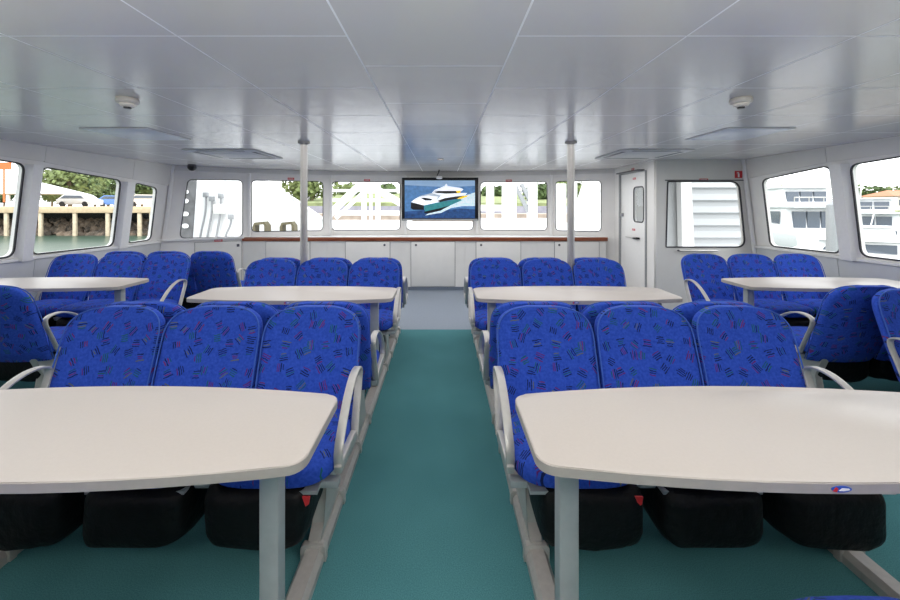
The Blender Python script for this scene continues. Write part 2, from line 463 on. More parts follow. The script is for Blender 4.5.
protos = {}; TABS = []
def seat(s, x, y, rz, label, group, red=False):
    if s not in protos:
        protos[s] = o = build_seat(s, s+2)
    else:
        o = copy_tree(protos[s])
    o.location = (x, y, 0); o.rotation_euler = (0, 0, rz); o['label'] = label; o['group'] = group
    if red: TABS.append((o, red))
    return o

def row(block, y, rz, words, group, which=(0, 1, 2), red={}):
    """block = x of the end nearest the aisle and direction away from it"""
    x0, sg = block
    for i in which:
        x = x0 + sg*PITCH*(i+.5)
        s = {0: -sg, 1: 0, 2: sg}[i]
        if abs(rz) > 1: s = -s
        seat(s, x, y, rz, words[i], group, red.get(i, False))

LB, RB, SL, SR, SL2 = (-.39, -1), (.257, 1), (-2.61, -1), (2.48, 1), (-2.35, -1)
def trio(fmt): return [fmt.replace('#', w) for w in ('aisle-end', 'middle', 'outer-end')]
row(LB, 1.767, 0, trio('blue patterned seat facing us over the nearest left table, # of three'), 'seats facing us at the nearest left table', red={0: .15})
row(RB, 1.767, 0, trio('blue patterned seat facing us over the nearest right table, # of three'), 'seats facing us at the nearest right table', red={0: .20})
row(LB, 2.205, PI, trio('blue seat facing away, its top edge behind the nearest left facing row, # of three'), 'seats facing away toward the middle left table')
row(RB, 2.205, PI, trio('blue seat facing away, its top edge behind the nearest right facing row, # of three'), 'seats facing away toward the middle right table')
row(LB, 3.50, 0, trio('blue seat facing us behind the farther left-centre table, # of three'), 'seats facing us at the farther left-centre table')
row(RB, 3.50, 0, trio('blue seat facing us behind the farther right-centre table, # of three'), 'seats facing us at the farther right-centre table')
row(LB, 3.94, PI, trio('blue seat facing the front windows, behind the left steel pole, # of three'), 'seats facing the front windows left of the aisle')
row(RB, 3.94, PI, trio('blue seat facing the front windows, behind the right steel pole, # of three'), 'seats facing the front windows right of the aisle')
row(RB, .545, PI, ['', 'blue seat cushion at the bottom right corner under the nearest right table', 'blue seat just right of the bottom right corner seat'], 'seats on the near side of the nearest right table', which=(1, 2))
row(LB, .535, PI, ['', 'blue seat cushion at the bottom left corner under the nearest left table', 'blue seat just left of the bottom left corner seat'], 'seats on the near side of the nearest left table', which=(1, 2))
def trio_w(fmt): return [fmt.replace('#', w) for w in ('inner-end', 'middle', 'window-end')]
row(SL, 3.885, 0, trio_w('blue seat facing us behind the left window-side table, # of three'), 'seats facing us at the left window table')
row(SR, 3.885, 0, trio_w('blue seat facing us behind the right window-side table, # of three'), 'seats facing us at the right window table')
row((-2.655, -1), 2.62, PI, trio_w('dark-backed blue seat in front of the left window-side table, # of three'), 'seats backing onto us at the left window table')
row(SR, 2.62, PI, trio_w('dark-backed blue seat in front of the right window-side table, # of three'), 'seats backing onto us at the right window table')
row(SL2, 4.47, PI, trio_w('blue seat with its back to us in the left front corner, # of three'), 'seats in the left front corner')
row((2.55, 1), 2.155, 0, ['bright blue seat facing us at the right photo edge before the dark-backed seats', 'blue seat beyond the right photo edge, second of that facing row', 'blue seat beyond the right photo edge, third of that facing row'], 'seats facing us at the right edge', which=(0, 1, 2))

for o, red in TABS:
    bm = bmesh.new(); prism(bm, [(-.014, .010), (.014, .010), (.010, -.016), (-.002, -.024)], 'y', -.003, .003)
    pouch = [c for c in o.children if c.name.startswith('stowage')][0]
    t = obj('strap_tab', bm, M['red'], pouch, loc=(red, -.398, .345)); t['label'] = 'small red strap tab'
# ------------------------------------------------------------------ tables
def outline_table(L=.725, wm=.241, we=.176, n=14):
    top = []
    for i in range(n+1):
        x = -L + 2*L*i/n; w = we + (wm-we)*(1-(x/L)**2); top.append((x, w))
    pts = top + [(x, -w) for x, w in top[::-1]]
    rad = [0]*len(pts)
    for k in (0, n, n+1, 2*n+1): rad[k] = .052
    return round_poly(pts, rad, 6)

def make_table(name, label, cx, cy, legs, badge, group):
    t = thing(name, label, 'table', (cx, cy, 0), 0, group)
    o = outline_table()
    bm = bmesh.new(); prism(bm, o, 'z', .7125, .7400, .004); tp = obj('table_top', bm, M['table'], t, angle=60)
    # edge banding
    bm = bmesh.new(); tube(bm, [(x, y, .7255) for x, y in o], [(-.0115, -.0022), (.0115, -.0022), (.0115, .0022), (-.0115, .0022)], closed=True, side=(0, 0, 1))
    obj('edge_band', bm, M['edge'], tp)
    if badge is not None:
        bm = bmesh.new(); w = .241
        lathe(bm, [(.001, -.001), (.0235, -.001), (.0235, .001), (.001, .001)], seg=20)
        bmesh.ops.scale(bm, vec=(1, .32, 1), verts=bm.verts)
        bmesh.ops.rotate(bm, cent=(0, 0, 0), matrix=Matrix.Rotation(PI/2, 3, 'X'), verts=bm.verts)
        b = obj('oval_badge', bm, M['blueb'], t, loc=(badge, -w-.0025, .726)); b['label'] = 'small blue oval badge on the table edge'
        bm = bmesh.new(); prism(bm, [(-.022, -.004), (-.014, .006), (-.009, .002), (-.013, -.006)], 'y', -.0022, -.0012); r = obj('red_mark', bm, M['red'], b)
        bm = bmesh.new(); prism(bm, [(-.008, -.003), (.0, .003), (.016, .002), (.018, -.001), (.004, -.0035)], 'y', -.0022, -.0012); r = obj('white_mark', bm, M['white'], b)
    for lx in legs:
        bm = bmesh.new(); x = lx-cx
        box(bm, x-.029, x+.029, -.026, .026, .055, .7125, .006)
        lg = obj('leg', bm, M['leg'], t)
        bm = bmesh.new(); box(bm, x-.028, x+.028, -.11, .11, .690, .7125, .004); obj('bracket', bm, M['mgrey'], lg)
    return t
GT = 'tables with bowed sides'
make_table('dining_table', 'large beige bow-sided table nearest us on the left', -1.075, 1.142, (-.5015, -1.7275), None, GT)
make_table('dining_table', 'large beige bow-sided table nearest us on the right, blue oval badge', 0.970, 1.142, (.3685, 1.5945), -.04, GT)
make_table('dining_table', 'farther beige table just left of the aisle, before the left pole', -1.075, 2.872, (-.5015, -1.7275), .02, GT)
make_table('dining_table', 'farther beige table just right of the aisle, before the right pole', 0.970, 2.872, (.3685, 1.5945), -.06, GT)
make_table('dining_table', 'bright table beside the left side windows', -3.318, 3.262, (-2.7215, -3.9475), None, GT)
make_table('dining_table', 'bright table beside the right side windows', 3.195, 3.262, (2.5915, 3.8175), None, GT)

# ------------------------------------------------------------------ floor rails
def rail(x, y0, y1, label):
    bm = bmesh.new()
    prism(bm, [(x-.041, .0), (x-.041, .030), (x-.026, .052), (x+.026, .052), (x+.041, .030), (x+.041, .0)], 'y', y0, y1)
    tag(obj('floor_rail', bm, M['rail'], smooth=False), label, 'rail', 'aluminium seat rails on the carpet')
rail(-.5015, .15, 4.28, 'long metal floor rail along the left edge of the aisle')
rail(.3685, .15, 4.28, 'long metal floor rail along the right edge of the aisle')
rail(-1.7275, .15, 4.28, 'metal floor rail under the outer end of the nearest left table')
rail(1.5945, .15, 4.28, 'metal floor rail under the outer end of the nearest right table')
rail(-2.7215, .8, 4.9, 'metal floor rail under the inner end of the left window-side table')
rail(2.5915, .8, 4.28, 'metal floor rail under the inner end of the right window-side table')
rail(-3.9475, .8, 4.9, 'metal floor rail by the left wall under the window-side table')
rail(3.8175, .8, 4.28, 'metal floor rail by the right wall under the window-side table')

# ------------------------------------------------------------------ room shell
TILT = .12
def XL(z): return -4.11 - TILT*(CEIL-z)
def XR(z): return 4.05 + TILT*(CEIL-z)
REAR = -2.4
BP = [(-4.12, 5.88), (-3.2, 6.42), (-1.96, 6.82), (-.66, 6.95), (.63, 6.95), (1.92, 6.80), (2.90, 6.41)]   # curved front wall in plan
PX = 2.87; PY = 5.17                              # partition on the right: door wall x, facing wall y

bm = bmesh.new(); box(bm, -4.6, 4.6, REAR-.1, 4.33, -.12, 0); tag(obj('floor', bm, M['carpet'], smooth=False), kind='structure')
bm = bmesh.new(); box(bm, -4.6, 4.6, 4.33, 7.0, -.12, -.001); tag(obj('floor', bm, M['vinyl'], smooth=False), kind='structure')
bm = bmesh.new(); box(bm, -4.3, 4.25, REAR-.1, 7.1, CEIL, CEIL+.1); tag(obj('ceiling', bm, M['ceil'], smooth=False), kind='structure')

nwin = [0]
def window(outline, holes_parent, origin, u, v, gasket=.007):
    """glass pane and rubber gasket in a hole; returns the structure"""
    nwin[0] += 1
    w = setting('window_%d' % nwin[0])
    uu = Vector(u).normalized(); vv = Vector(v); vv = (vv-uu*vv.dot(uu)).normalized(); n = uu.cross(vv)
    pts = [Vector(origin)+uu*a+vv*b for a, b in outline]
    bm = bmesh.new(); tube(bm, pts, [(-gasket, -gasket), (gasket, -gasket), (gasket, gasket), (-gasket, gasket)], closed=True, side=n)
    g = obj('gasket', bm, M['rubber'], w, smooth=False)
    bm = bmesh.new(); bm.faces.new([bm.verts.new(p + n*holes_parent) for p in pts])
    obj('pane', bm, M['glass'], w, smooth=False)
    return w

# side walls : u = +Y, v = up the tilted wall ; v coordinate = z / cos
KV = math.sqrt(1+TILT**2)
def side_wall(sgn, wins, y0, y1, name):
    X = XL if sgn < 0 else XR
    origin = (X(0), 0, 0); u = (0, 1, 0); v = (-sgn*TILT, 0, 1)
    out = [(y0, 0), (y1, 0), (y1, CEIL*KV), (y0, CEIL*KV)]
    loops = []
    for q in wins:
        loops.append(round_poly([(a, b*KV) for a, b in q], .075, 6))
    w = plate(name, out, loops, origin, u, v, .05, M['wall'], away=(-1 if sgn < 0 else 1)*(-1 if sgn > 0 else 1) if False else 1 if (Vector(u).cross(Vector(v))).x*sgn > 0 else -1)
    tag(w, kind='structure')
    nn = 1 if (Vector(u).cross(Vector(v))).x*sgn > 0 else -1
    for lp in loops: window(lp, .015*nn, origin, u, v)
    return w
LW = [[(2.30, .885), (3.82, .885), (3.82, 1.80), (2.30, 1.90)],
      [(3.985, .882), (4.98, .872), (4.98, 1.715), (3.985, 1.79)],
      [(5.20, .882), (5.62, .895), (5.62, 1.645), (5.20, 1.70)]]
RW = [[(4.05, .887), (4.92, .875), (4.92, 1.72), (4.05, 1.81)],
      [(2.40, .887), (3.85, .887), (3.85, 1.795), (2.40, 1.89)]]
side_wall(-1, LW, REAR, 5.95, 'wall_left')
side_wall(1, RW, REAR, 5.20, 'wall_right')

ntrim = [0]
def trim(bm, m, smooth=False):
    ntrim[0] += 1
    return tag(obj('trim_%d' % ntrim[0], bm, m, smooth=smooth), kind='structure')
# ribs between the side windows, header band, sill
def rib(sgn, yc, half, z0=.83, z1=1.83, depth=.06):
    X = XL if sgn < 0 else XR
    bm = bmesh.new(); r = []
    for z in (z0, z1):
        x = X(z); i = -sgn
        r.append([(x-i*.005, yc-half, z), (x+i*depth, yc-half*.62, z), (x+i*depth, yc+half*.62, z), (x-i*.005, yc+half, z)])
    loft(bm, r); trim(bm, M['rib'])
for yc, h, zt in ((3.9025, .078, 1.80), (5.09, .10, 1.70), (2.2, .09, 1.9)): rib(-1, yc, h, z1=zt)
for yc, h, zt in ((3.95, .095, 1.81), (2.3, .09, 1.9)): rib(1, yc, h, z1=zt)
def header(sgn, segs):
    X = XL if sgn < 0 else XR; i = -sgn
    for (ya, yb, za, zb) in segs:
        bm = bmesh.new()
        loft(bm, [[(X(z0)+i*.002, y, z0), (X(CEIL)+i*.002, y, CEIL-.001), (X(CEIL)+i*.02, y, CEIL-.001), (X(z0)+i*.02, y, z0)] for y, z0 in ((ya, za), (yb, zb))])
        trim(bm, M['header'])
header(-1, [(REAR, 3.99, 1.955, 1.845), (3.995, 5.14, 1.84, 1.745), (5.145, 5.86, 1.745, 1.69)])
header(1, [(REAR, 4.06, 1.955, 1.845), (4.065, 5.15, 1.845, 1.75)])
for sgn, y1 in ((-1, 5.86), (1, 5.16)):
    X = XL if sgn < 0 else XR; i = -sgn
    bm = bmesh.new(); prism(bm, [(X(.86)-i*.003, .868), (X(.86)+i*.035, .862), (X(.86)+i*.035, .835), (X(.83)-i*.003, .83)], 'y', REAR, y1, .003); trim(bm, M['rib'])
    # lower panels
    ys = [REAR, -.8, .6, 2.0, 3.10, 4.02, y1] if sgn < 0 else [REAR, -.8, .6, 2.0, 3.0, 4.08, y1]
    for a, b in zip(ys, ys[1:]):
        bm = bmesh.new(); loft(bm, [[(X(.83)+i*.001, y, .828), (X(.10)+i*.001, y, .10), (X(.10)+i*.014, y, .10), (X(.83)+i*.014, y, .828)] for y in (a+.003, b-.003)]); trim(bm, M['lower'])
    bm = bmesh.new(); prism(bm, [(X(.10)-i*.01, .10), (X(.10)+i*.022, .10), (X(.0)+i*.026, .0), (X(0)-i*.01, 0)], 'y', REAR, y1)
    tag(obj('baseboard_left' if sgn < 0 else 'baseboard_right', bm, M['skirt'], smooth=False), kind='structure')

# front wall : one flat panel per window
WZ = (.905, 1.805)
FW = {0: [(187, 177.5), (242.5, 242.5)], 1: (251.5, 323), 2: (332, 400), 3: (406.5, 473), 4: (480.5, 547), 5: (555.5, 601)}
def ray_u(x, p0, p1):
    """where the viewing direction x (px) meets the wall line p0-p1, as distance from p0"""
    k = (x-CX)/F; d = (p1[0]-p0[0], p1[1]-p0[1]); L = math.hypot(*d)
    # p0 + s*d ; (p0x+s dx) = k (p0y+s dy)
    s = (k*p0[1]-p0[0])/(d[0]-k*d[1]); return s*L
for i, (p0, p1) in enumerate(zip(BP, BP[1:])):
    L = math.hypot(p1[0]-p0[0], p1[1]-p0[1]); u = ((p1[0]-p0[0])/L, (p1[1]-p0[1])/L, 0)
    lo = [(-.0, 0), (L, 0), (L, CEIL), (0, CEIL)]
    if i == 0:
        lo = [(-.22, 0), (L, 0), (L, CEIL), (-.0, CEIL)]
        hole = [(ray_u(178, p0, p1)+.02, WZ[0]-.015), (ray_u(242.5, p0, p1), WZ[0]-.025), (ray_u(242.5, p0, p1), WZ[1]+.005), (ray_u(188, p0, p1), WZ[1]-.01)]
    else:
        a, b = ray_u(FW[i][0], p0, p1), ray_u(FW[i][1], p0, p1); z0 = .955; z1 = 1.815
        hole = [(a, z0), (b, z0), (b, z1), (a, z1)]
    hole = round_poly(hole, .07, 6)
    w = plate('wall_front', lo, [hole], (p0[0], p0[1], 0), u, (0, 0, 1), .05, M['wall'], away=-1)
    tag(w, kind='structure')
    window(hole, -.02, (p0[0], p0[1], 0), u, (0, 0, 1), .006)
# mullion posts at the joints
for i, (x, y) in enumerate(BP[1:-1]):
    bm = bmesh.new(); box(bm, x-.022, x+.022, y-.03, y+.02, .874, 1.93, .008); trim(bm, M['rib'])
# upper cove of the front wall and left front corner post
for p0, p1 in zip(BP, BP[1:]):
    bm = bmesh.new(); r = []
    for p in (p0, p1): r.append([(p[0], p[1]+.01, 1.93), (p[0], p[1]-.014, 1.93), (p[0], p[1]-.014, CEIL-.001), (p[0], p[1]+.01, CEIL-.001)])
    loft(bm, r); trim(bm, M['header'])
bm = bmesh.new(); tube(bm, [(XL(.0)+.03, 5.86, .0), (XL(CEIL)+.03, 5.86, CEIL)], .028); trim(bm, M['rib'], True)

# right partition : door wall (x = PX) and facing wall (y = PY)
dy0, dy1, dz = 5.42, 6.22, 1.885
w = plate('wall_right_partition', [(PY+.045, 0), (dy0, 0), (dy0, dz), (dy1, dz), (dy1, 0), (6.50, 0), (6.50, CEIL), (PY+.045, CEIL)], [], (PX, 0, 0), (0, 1, 0), (0, 0, 1), .06, M['wall'], away=1)
w.name = 'wall_partition_side'; tag(w, kind='structure')
hole = round_poly([(3.0, .835), (4.06, .835), (3.975, 1.712), (3.022, 1.712)], [.012, .10, .12, .012], 7)
w = plate('wall_partition_front', [(PX, 0), (4.30, 0), (4.06, CEIL), (PX, CEIL)], [hole], (0, PY, 0), (1, 0, 0), (0, 0, 1), .05, M['header'], away=-1); tag(w, kind='structure')
window(hole, -.02, (0, PY, 0), (1, 0, 0), (0, 0, 1), .008)
bm = bmesh.new(); tube(bm, [(XR(0)-.03, PY-.02, 0), (XR(CEIL)-.03, PY-.02, CEIL)], .026); trim(bm, M['rib'], True)
bm = bmesh.new(); box(bm, 2.985, 4.07, PY-.014, PY-.0005, 1.722, 1.736, .003); trim(bm, M['dgrey'])
# grab rail under the partition window
t = thing('grab_rail', 'short grey grab rail under the right partition window', 'handrail', (3.40, PY, .79))
bm = bmesh.new(); tube(bm, [(-.25, -.05, 0), (.25, -.05, 0)], .013); obj('bar', bm, M['steel'], t)
for x in (-.24, .24):
    bm = bmesh.new(); tube(bm, [(x, .0, 0), (x, -.05, 0)], .011); obj('bracket', bm, M['dgrey'], t)
# door
d = setting('door_1', (PX, 0, 0))
hl = round_poly([(5.515, 1.15), (5.80, 1.15), (5.80, 1.665), (5.515, 1.665)], .06, 6)
pl = plate('door_leaf', [(dy0+.008, .03), (dy1-.008, .03), (dy1-.008, dz-.008), (dy0+.008, dz-.008)], [hl], (.012, 0, 0), (0, 1, 0), (0, 0, 1), .04, M['rib'], d, 1)
bm = bmesh.new(); tube(bm, [(.012, a, b) for a, b in hl], .009, closed=True, side=(1, 0, 0)); obj('window_gasket', bm, M['rubber'], d)
bm = bmesh.new(); bm.faces.new([bm.verts.new((.03, a, b)) for a, b in hl]); obj('door_pane', bm, M['glass'], d, smooth=False)
bm = bmesh.new(); tube(bm, [(.0, dy0, 0), (.0, dy0, dz), (.0, dy1, dz), (.0, dy1, 0)], [(-.018, -.012), (.018, -.012), (.018, .012), (-.018, .012)], side=(1, 0, 0)); obj('door_frame', bm, M['mgrey'], d, smooth=False)
bm = bmesh.new(); box(bm, -.05, .012, 5.62, 5.72, .895, .925, .006); h = obj('handle', bm, M['black'], d)
bm = bmesh.new(); box(bm, -.012, .012, 5.72, 6.02, .902, .914, .003); obj('push_bar', bm, M['steel'], d)
bm = bmesh.new(); box(bm, -.02, .012, 6.12, 6.19, 1.22, 1.27, .005); obj('hinge', bm, M['mgrey'], d)
bm = bmesh.new(); box(bm, -.10, .012, dy0+.05, dy1-.08, dz+.002, dz+.022, .004); obj('door_hood', bm, M['dgrey'], d)
bm = bmesh.new(); box(bm, 2.68, PX-.002, 5.35, 5.95, .0, .05, .006); tag(obj('door_step', bm, M['wood']), 'low varnished wooden step at the foot of the white door', 'step')

# rear wall (behind the viewer)
w = plate('wall_rear', [(-4.4, 0), (4.4, 0), (4.1, CEIL), (-4.1, CEIL)], [], (0, REAR, 0), (1, 0, 0), (0, 0, 1), .05, M['dgrey'], away=1); tag(w, kind='structure')

# ------------------------------------------------------------------ front counter and cabinets
CF = 6.36
ct = thing('worktop', 'long white counter top with reddish wood front edge below the front windows', 'counter', (0, CF, .812))
bm = bmesh.new()
poly = [(-3.28, 0), (2.72, 0), (2.72, .08)] + [(x, y-CF-.012) for x, y in BP[::-1] if -3.1 < x < 2.7] + [(-3.28, .02)]
prism(bm, poly, 'z', 0, .058); obj('top', bm, M['white'], ct, smooth=False)
bm = bmesh.new(); box(bm, -3.285, 2.725, -.028, .0, -.004, .0595, .010, 3); e = obj('front_edge', bm, M['wood'], ct); e['label'] = 'reddish varnished wood front edge'
px = [243, 328, 400, 465, 537, 606]; doors = [(266, 310, 307, 1), (345.5, 390, 384.7, 1), (411, 455, 416, -1), (476, 520.7, 481, -1), (554.5, 599, 559, -1)]
words = ['left-hand grey cabinet under the counter, behind the left pole', 'grey cabinet under the counter between left pole and television', 'grey cabinet under the counter below the television',
         'grey cabinet under the counter right of the television', 'right-hand grey cabinet under the counter, behind the right pole']
def WX(p, d=CF): return (p-CX)/F*d
for k in range(5):
    x0, x1 = WX(px[k]), WX(px[k+1]); c = thing('counter_cabinet', words[k], 'cabinet', ((x0+x1)/2, CF, 0), 0, 'grey cabinets under the front counter')
    m = (x0+x1)/2
    bm = bmesh.new(); box(bm, x0-m+.001, x1-m-.001, 0, .035, .055, .808); obj('body', bm, M['cab'], c, smooth=False)
    a, b, l, s = doors[k]; a, b, l = WX(a)-m, WX(b)-m, WX(l)-m
    bm = bmesh.new(); box(bm, a-.005, b+.005, -.0025, .002, .06, .800); obj('door_gap', bm, M['gap'], c, smooth=False)
    bm = bmesh.new(); box(bm, a+.004, b-.004, -.014, .0, .065, .796, .003); dr = obj('door', bm, M['cab'], c)
    bm = bmesh.new(); lathe(bm, [(.001, 0), (.018, 0), (.018, .012), (.010, .016), (.001, .016)], seg=16)
    bmesh.ops.rotate(bm, cent=(0, 0, 0), matrix=Matrix.Rotation(PI/2, 3, 'X'), verts=bm.verts); bmesh.ops.translate(bm, vec=(l, -.013, .745), verts=bm.verts)
    obj('latch', bm, M['dgrey'], dr)
bm = bmesh.new(); box(bm, WX(243), WX(606), CF-.012, CF+.03, 0, .055, .004); tag(obj('baseboard_front', bm, M['skirt'], smooth=False), kind='structure')

# locker door in the angled left front wall
p0, p1 = BP[0], BP[1]; L = math.hypot(p1[0]-p0[0], p1[1]-p0[1]); ud = Vector(((p1[0]-p0[0])/L, (p1[1]-p0[1])/L, 0)); nd = Vector((ud.y, -ud.x, 0))
def on_wall(o, u, z, off=0.0):
    q = Vector((p0[0], p0[1], 0)) + ud*u + nd*off; o.location = (q.x, q.y, z); o.rotation_euler = (0, 0, math.atan2(ud.y, ud.x))
ua, ub = ray_u(195, p0, p1), ray_u(241.5, p0, p1)
lk = thing('wall_locker', 'grey locker door under the angled left front window', 'locker'); on_wall(lk, (ua+ub)/2, 0)
hw = (ub-ua)/2
bm = bmesh.new(); box(bm, -hw-.006, hw+.006, -.004, -.0005, .07, .816); obj('door_gap', bm, M['gap'], lk, smooth=False)
bm = bmesh.new(); box(bm, -hw, hw, -.014, -.0005, .076, .81, .003); dr = obj('door', bm, M['cab'], lk)
bm = bmesh.new(); box(bm, hw-.07, hw-.03, -.026, -.013, .72, .765, .004); obj('latch', bm, M['dgrey'], dr)
bm = bmesh.new(); prism(bm, [(-.22, .852), (L, .852), (L, .885), (-.22, .885)], 'y', -.05, -.001, .004); t = trim(bm, M['rib']); on_wall(t, 0, 0)

# ------------------------------------------------------------------ signs
def sign(x, y, z, w, h, label, name='warning_sticker', m='red', face='y', marks=True, parent=None):
    t = thing(name, label, 'sign', (x, y, z))
    if face == 'x': t.rotation_euler = (0, 0, -PI/2)
    bm = bmesh.new(); box(bm, -w/2, w/2, -.003, -.0005, -h/2, h/2); obj('plate', bm, M[m], t, smooth=False)
    if marks:
        bm = bmesh.new()
        for q in (.18, -.18):
            n = 5
            for k in range(n):
                xa = -w*.38 + k*w*.76/n; box(bm, xa, xa+w*.76/n*.7, -.0042, -.0028, q*h-h*.09, q*h+h*.09)
        obj('lettering', bm, M['white'], t, smooth=False)
    return t
def wall_y(x):
    for a, b in zip(BP, BP[1:]):
        if a[0] <= x <= b[0]: return a[1]+(b[1]-a[1])*(x-a[0])/(b[0]-a[0])
def front_sign(px_, py, label):
    d = 6.8
    for _ in range(4): d = wall_y((px_-CX)/F*d) - .02
    x = (px_-CX)/F*d; z = EYE + (CY-py)/F*d
    s = sign(x, d, z, .105, .035, label)
    for a, b in zip(BP, BP[1:]):
        if a[0] <= x <= b[0]: s.rotation_euler = (0, 0, math.atan2(b[1]-a[1], b[0]-a[0]))
front_sign(367, 180.2, 'small red sticker above the front window left of the television')
front_sign(508.8, 180.6, 'small red sticker above the front window right of the television')
front_sign(291, 178.7, 'small pale red sticker above the front window beside the left pole')
sign(3.505, PY, EYE+26*PY/F, .115, .038, 'red sticker above the right partition window')
fs = sign(3.97, PY, EYE+31.5*PY/F, .10, .095, 'square red fire sign with white symbol beside the right partition window', 'fire_sign', marks=False)
bm = bmesh.new(); prism(bm, [(-.010, -.036), (.012, -.036), (.012, .010), (.006, .018), (.006, .028), (-.004, .028), (-.004, .018), (-.010, .010)], 'y', -.0042, -.0028)
box(bm, -.020, .004, -.0042, -.0028, .024, .032); box(bm, -.022, -.017, -.0042, -.0028, .004, .030)
obj('white_symbol', bm, M['white'], fs, smooth=False)
for yy, zz, l in ((5.80, dz+.055, 'small red sticker on the wall over the white door'), (5.78, 1.795, 'small red sticker at the top of the white door'), (5.80, 1.03, 'small red sticker on the white door just above its handle')):
    sign(PX-.001 if zz > dz else PX+.011, yy, zz, .085, .03, l, face='x')
s = sign(0, 0, 0, .115, .035, 'small red sticker on the wall above the left locker door'); on_wall(s, ray_u(218.5, p0, p1), .832, .0135)

# ------------------------------------------------------------------ television
TY = 6.72; TS = F/TY
tv = thing('television', 'wide black television showing a white catamaran, between the front windows', 'television', (0, TY, 0))
def TX(x): return (x-CX)/TS
def TZ(y): return EYE + (CY-y)/TS
x0, x1, z0, z1 = TX(401.8), TX(478.4), TZ(220.6), TZ(177.6)
bm = bmesh.new(); box(bm, x0, x1, 0, .06, z0, z1, .006); obj('casing', bm, M['black'], tv)
bm = bmesh.new(); box(bm, x0+.01, x1-.01, -.004, .002, z0+.002, z0+.03, .002); b = obj('speaker_bar', bm, M['mgrey'], tv); b['label'] = 'grey strip along the bottom of the casing'
def zp(p): return (TX(390+p[0]/8.571), TZ(165+p[1]/8.571))
def flat(name, pts, m, lay, parent):
    bm = bmesh.new(); bm.faces.new([bm.verts.new((zp(p)[0], -.0025-lay*.0006, zp(p)[1])) for p in pts]); return obj(name, bm, m, parent, smooth=False)
scr = flat('screen', [(126, 132), (728, 132), (728, 456), (126, 456)], M['s_sea2'], 0, tv)
flat('far_sea', [(126, 132), (728, 132), (728, 178), (500, 190), (126, 172)], M['s_sea1'], 1, scr)
flat('near_sea', [(126, 400), (300, 385), (420, 395), (600, 372), (728, 380), (728, 456), (126, 456)], M['s_sea3'], 1, scr)
flat('wake', [(728, 235), (640, 262), (600, 300), (480, 340), (420, 385), (330, 415), (300, 432), (440, 410), (520, 370), (620, 352), (728, 352)], M['s_wake'], 2, scr)
flat('hull_teal', [(292, 350), (420, 320), (590, 292), (620, 300), (520, 345), (440, 375), (300, 405)], M['s_teal'], 3, scr)
flat('hull_shadow', [(180, 320), (290, 345), (292, 385), (200, 384), (178, 370)], M['s_black'], 3, scr)
flat('hull_bow', [(292, 400), (420, 372), (520, 345), (430, 392), (330, 415), (294, 412)], M['s_black'], 4, scr)
flat('ferry_deck', [(180, 318), (215, 290), (262, 264), (360, 240), (378, 218), (600, 240), (662, 240), (640, 262), (420, 318), (290, 346)], M['s_white'], 5, scr)
flat('ferry_deck_shade', [(262, 264), (360, 240), (440, 262), (400, 300), (300, 292), (210, 300)], M['s_grey'], 6, scr)
flat('ferry_foredeck', [(215, 300), (262, 272), (330, 262), (410, 272), (395, 302), (330, 325), (290, 335), (190, 316)], M['s_white'], 7, scr)
flat('front_window', [(262, 282), (300, 280), (365, 292), (350, 304), (300, 304)], M['s_black'], 8, scr)
flat('side_window', [(405, 308), (470, 284), (560, 270), (640, 262), (600, 288), (500, 302), (430, 318)], M['s_black'], 8, scr)
flat('stern_stripe', [(572, 290), (610, 272), (672, 258), (655, 274), (610, 290)], M['s_yellow'], 9, scr)
flat('bridge_roof', [(376, 216), (440, 192), (470, 180), (500, 182), (600, 196), (630, 208), (612, 224), (560, 222), (470, 226)], M['s_white'], 8, scr)
flat('bridge_window', [(372, 230), (420, 222), (560, 222), (600, 230), (590, 242), (480, 246), (400, 240)], M['s_black'], 9, scr)
flat('bridge_stripe', [(566, 222), (602, 218), (606, 236), (575, 242)], M['s_yellow'], 10, scr)
flat('mast', [(466, 182), (482, 160), (494, 180)], M['s_white'], 9, scr)
bm = bmesh.new(); box(bm, TX(425), TX(455), .055, .20, z0+.25, z1-.1, .01); obj('wall_bracket', bm, M['dgrey'], tv)

# small camera hanging over the television
sp = thing('ceiling_webcam', 'small silver spotlight on a dark stalk above the television', 'webcam', (TX(441), 6.60, CEIL))
bm = bmesh.new(); tube(bm, [(-.03, 0, 0), (-.04, 0, -.05), (-.07, -.01, -.10)], .009); obj('stalk', bm, M['black'], sp)
bm = bmesh.new(); superell(bm, (-.03, -.02, -.135), (.055, .05, .03), .9, .8, 16, 8); obj('head', bm, M['white'], sp)
dl = thing('ceiling_downlight', 'tiny round downlight in the ceiling in front of the television', 'downlight', ((440.5-CX)/F*5.1, 5.1, CEIL))
bm = bmesh.new(); lathe(bm, [(.001, -.001), (.03, -.001), (.042, -.010), (.046, -.001), (.046, .0)], seg=20); obj('rim', bm, M['detector'], dl)
bm = bmesh.new(); lathe(bm, [(.001, -.006), (.030, -.005), (.030, -.001), (.001, -.001)], seg=20); obj('lens', bm, mat('warm_lens', (.95, .75, .6), .4, emit=1.5), dl)

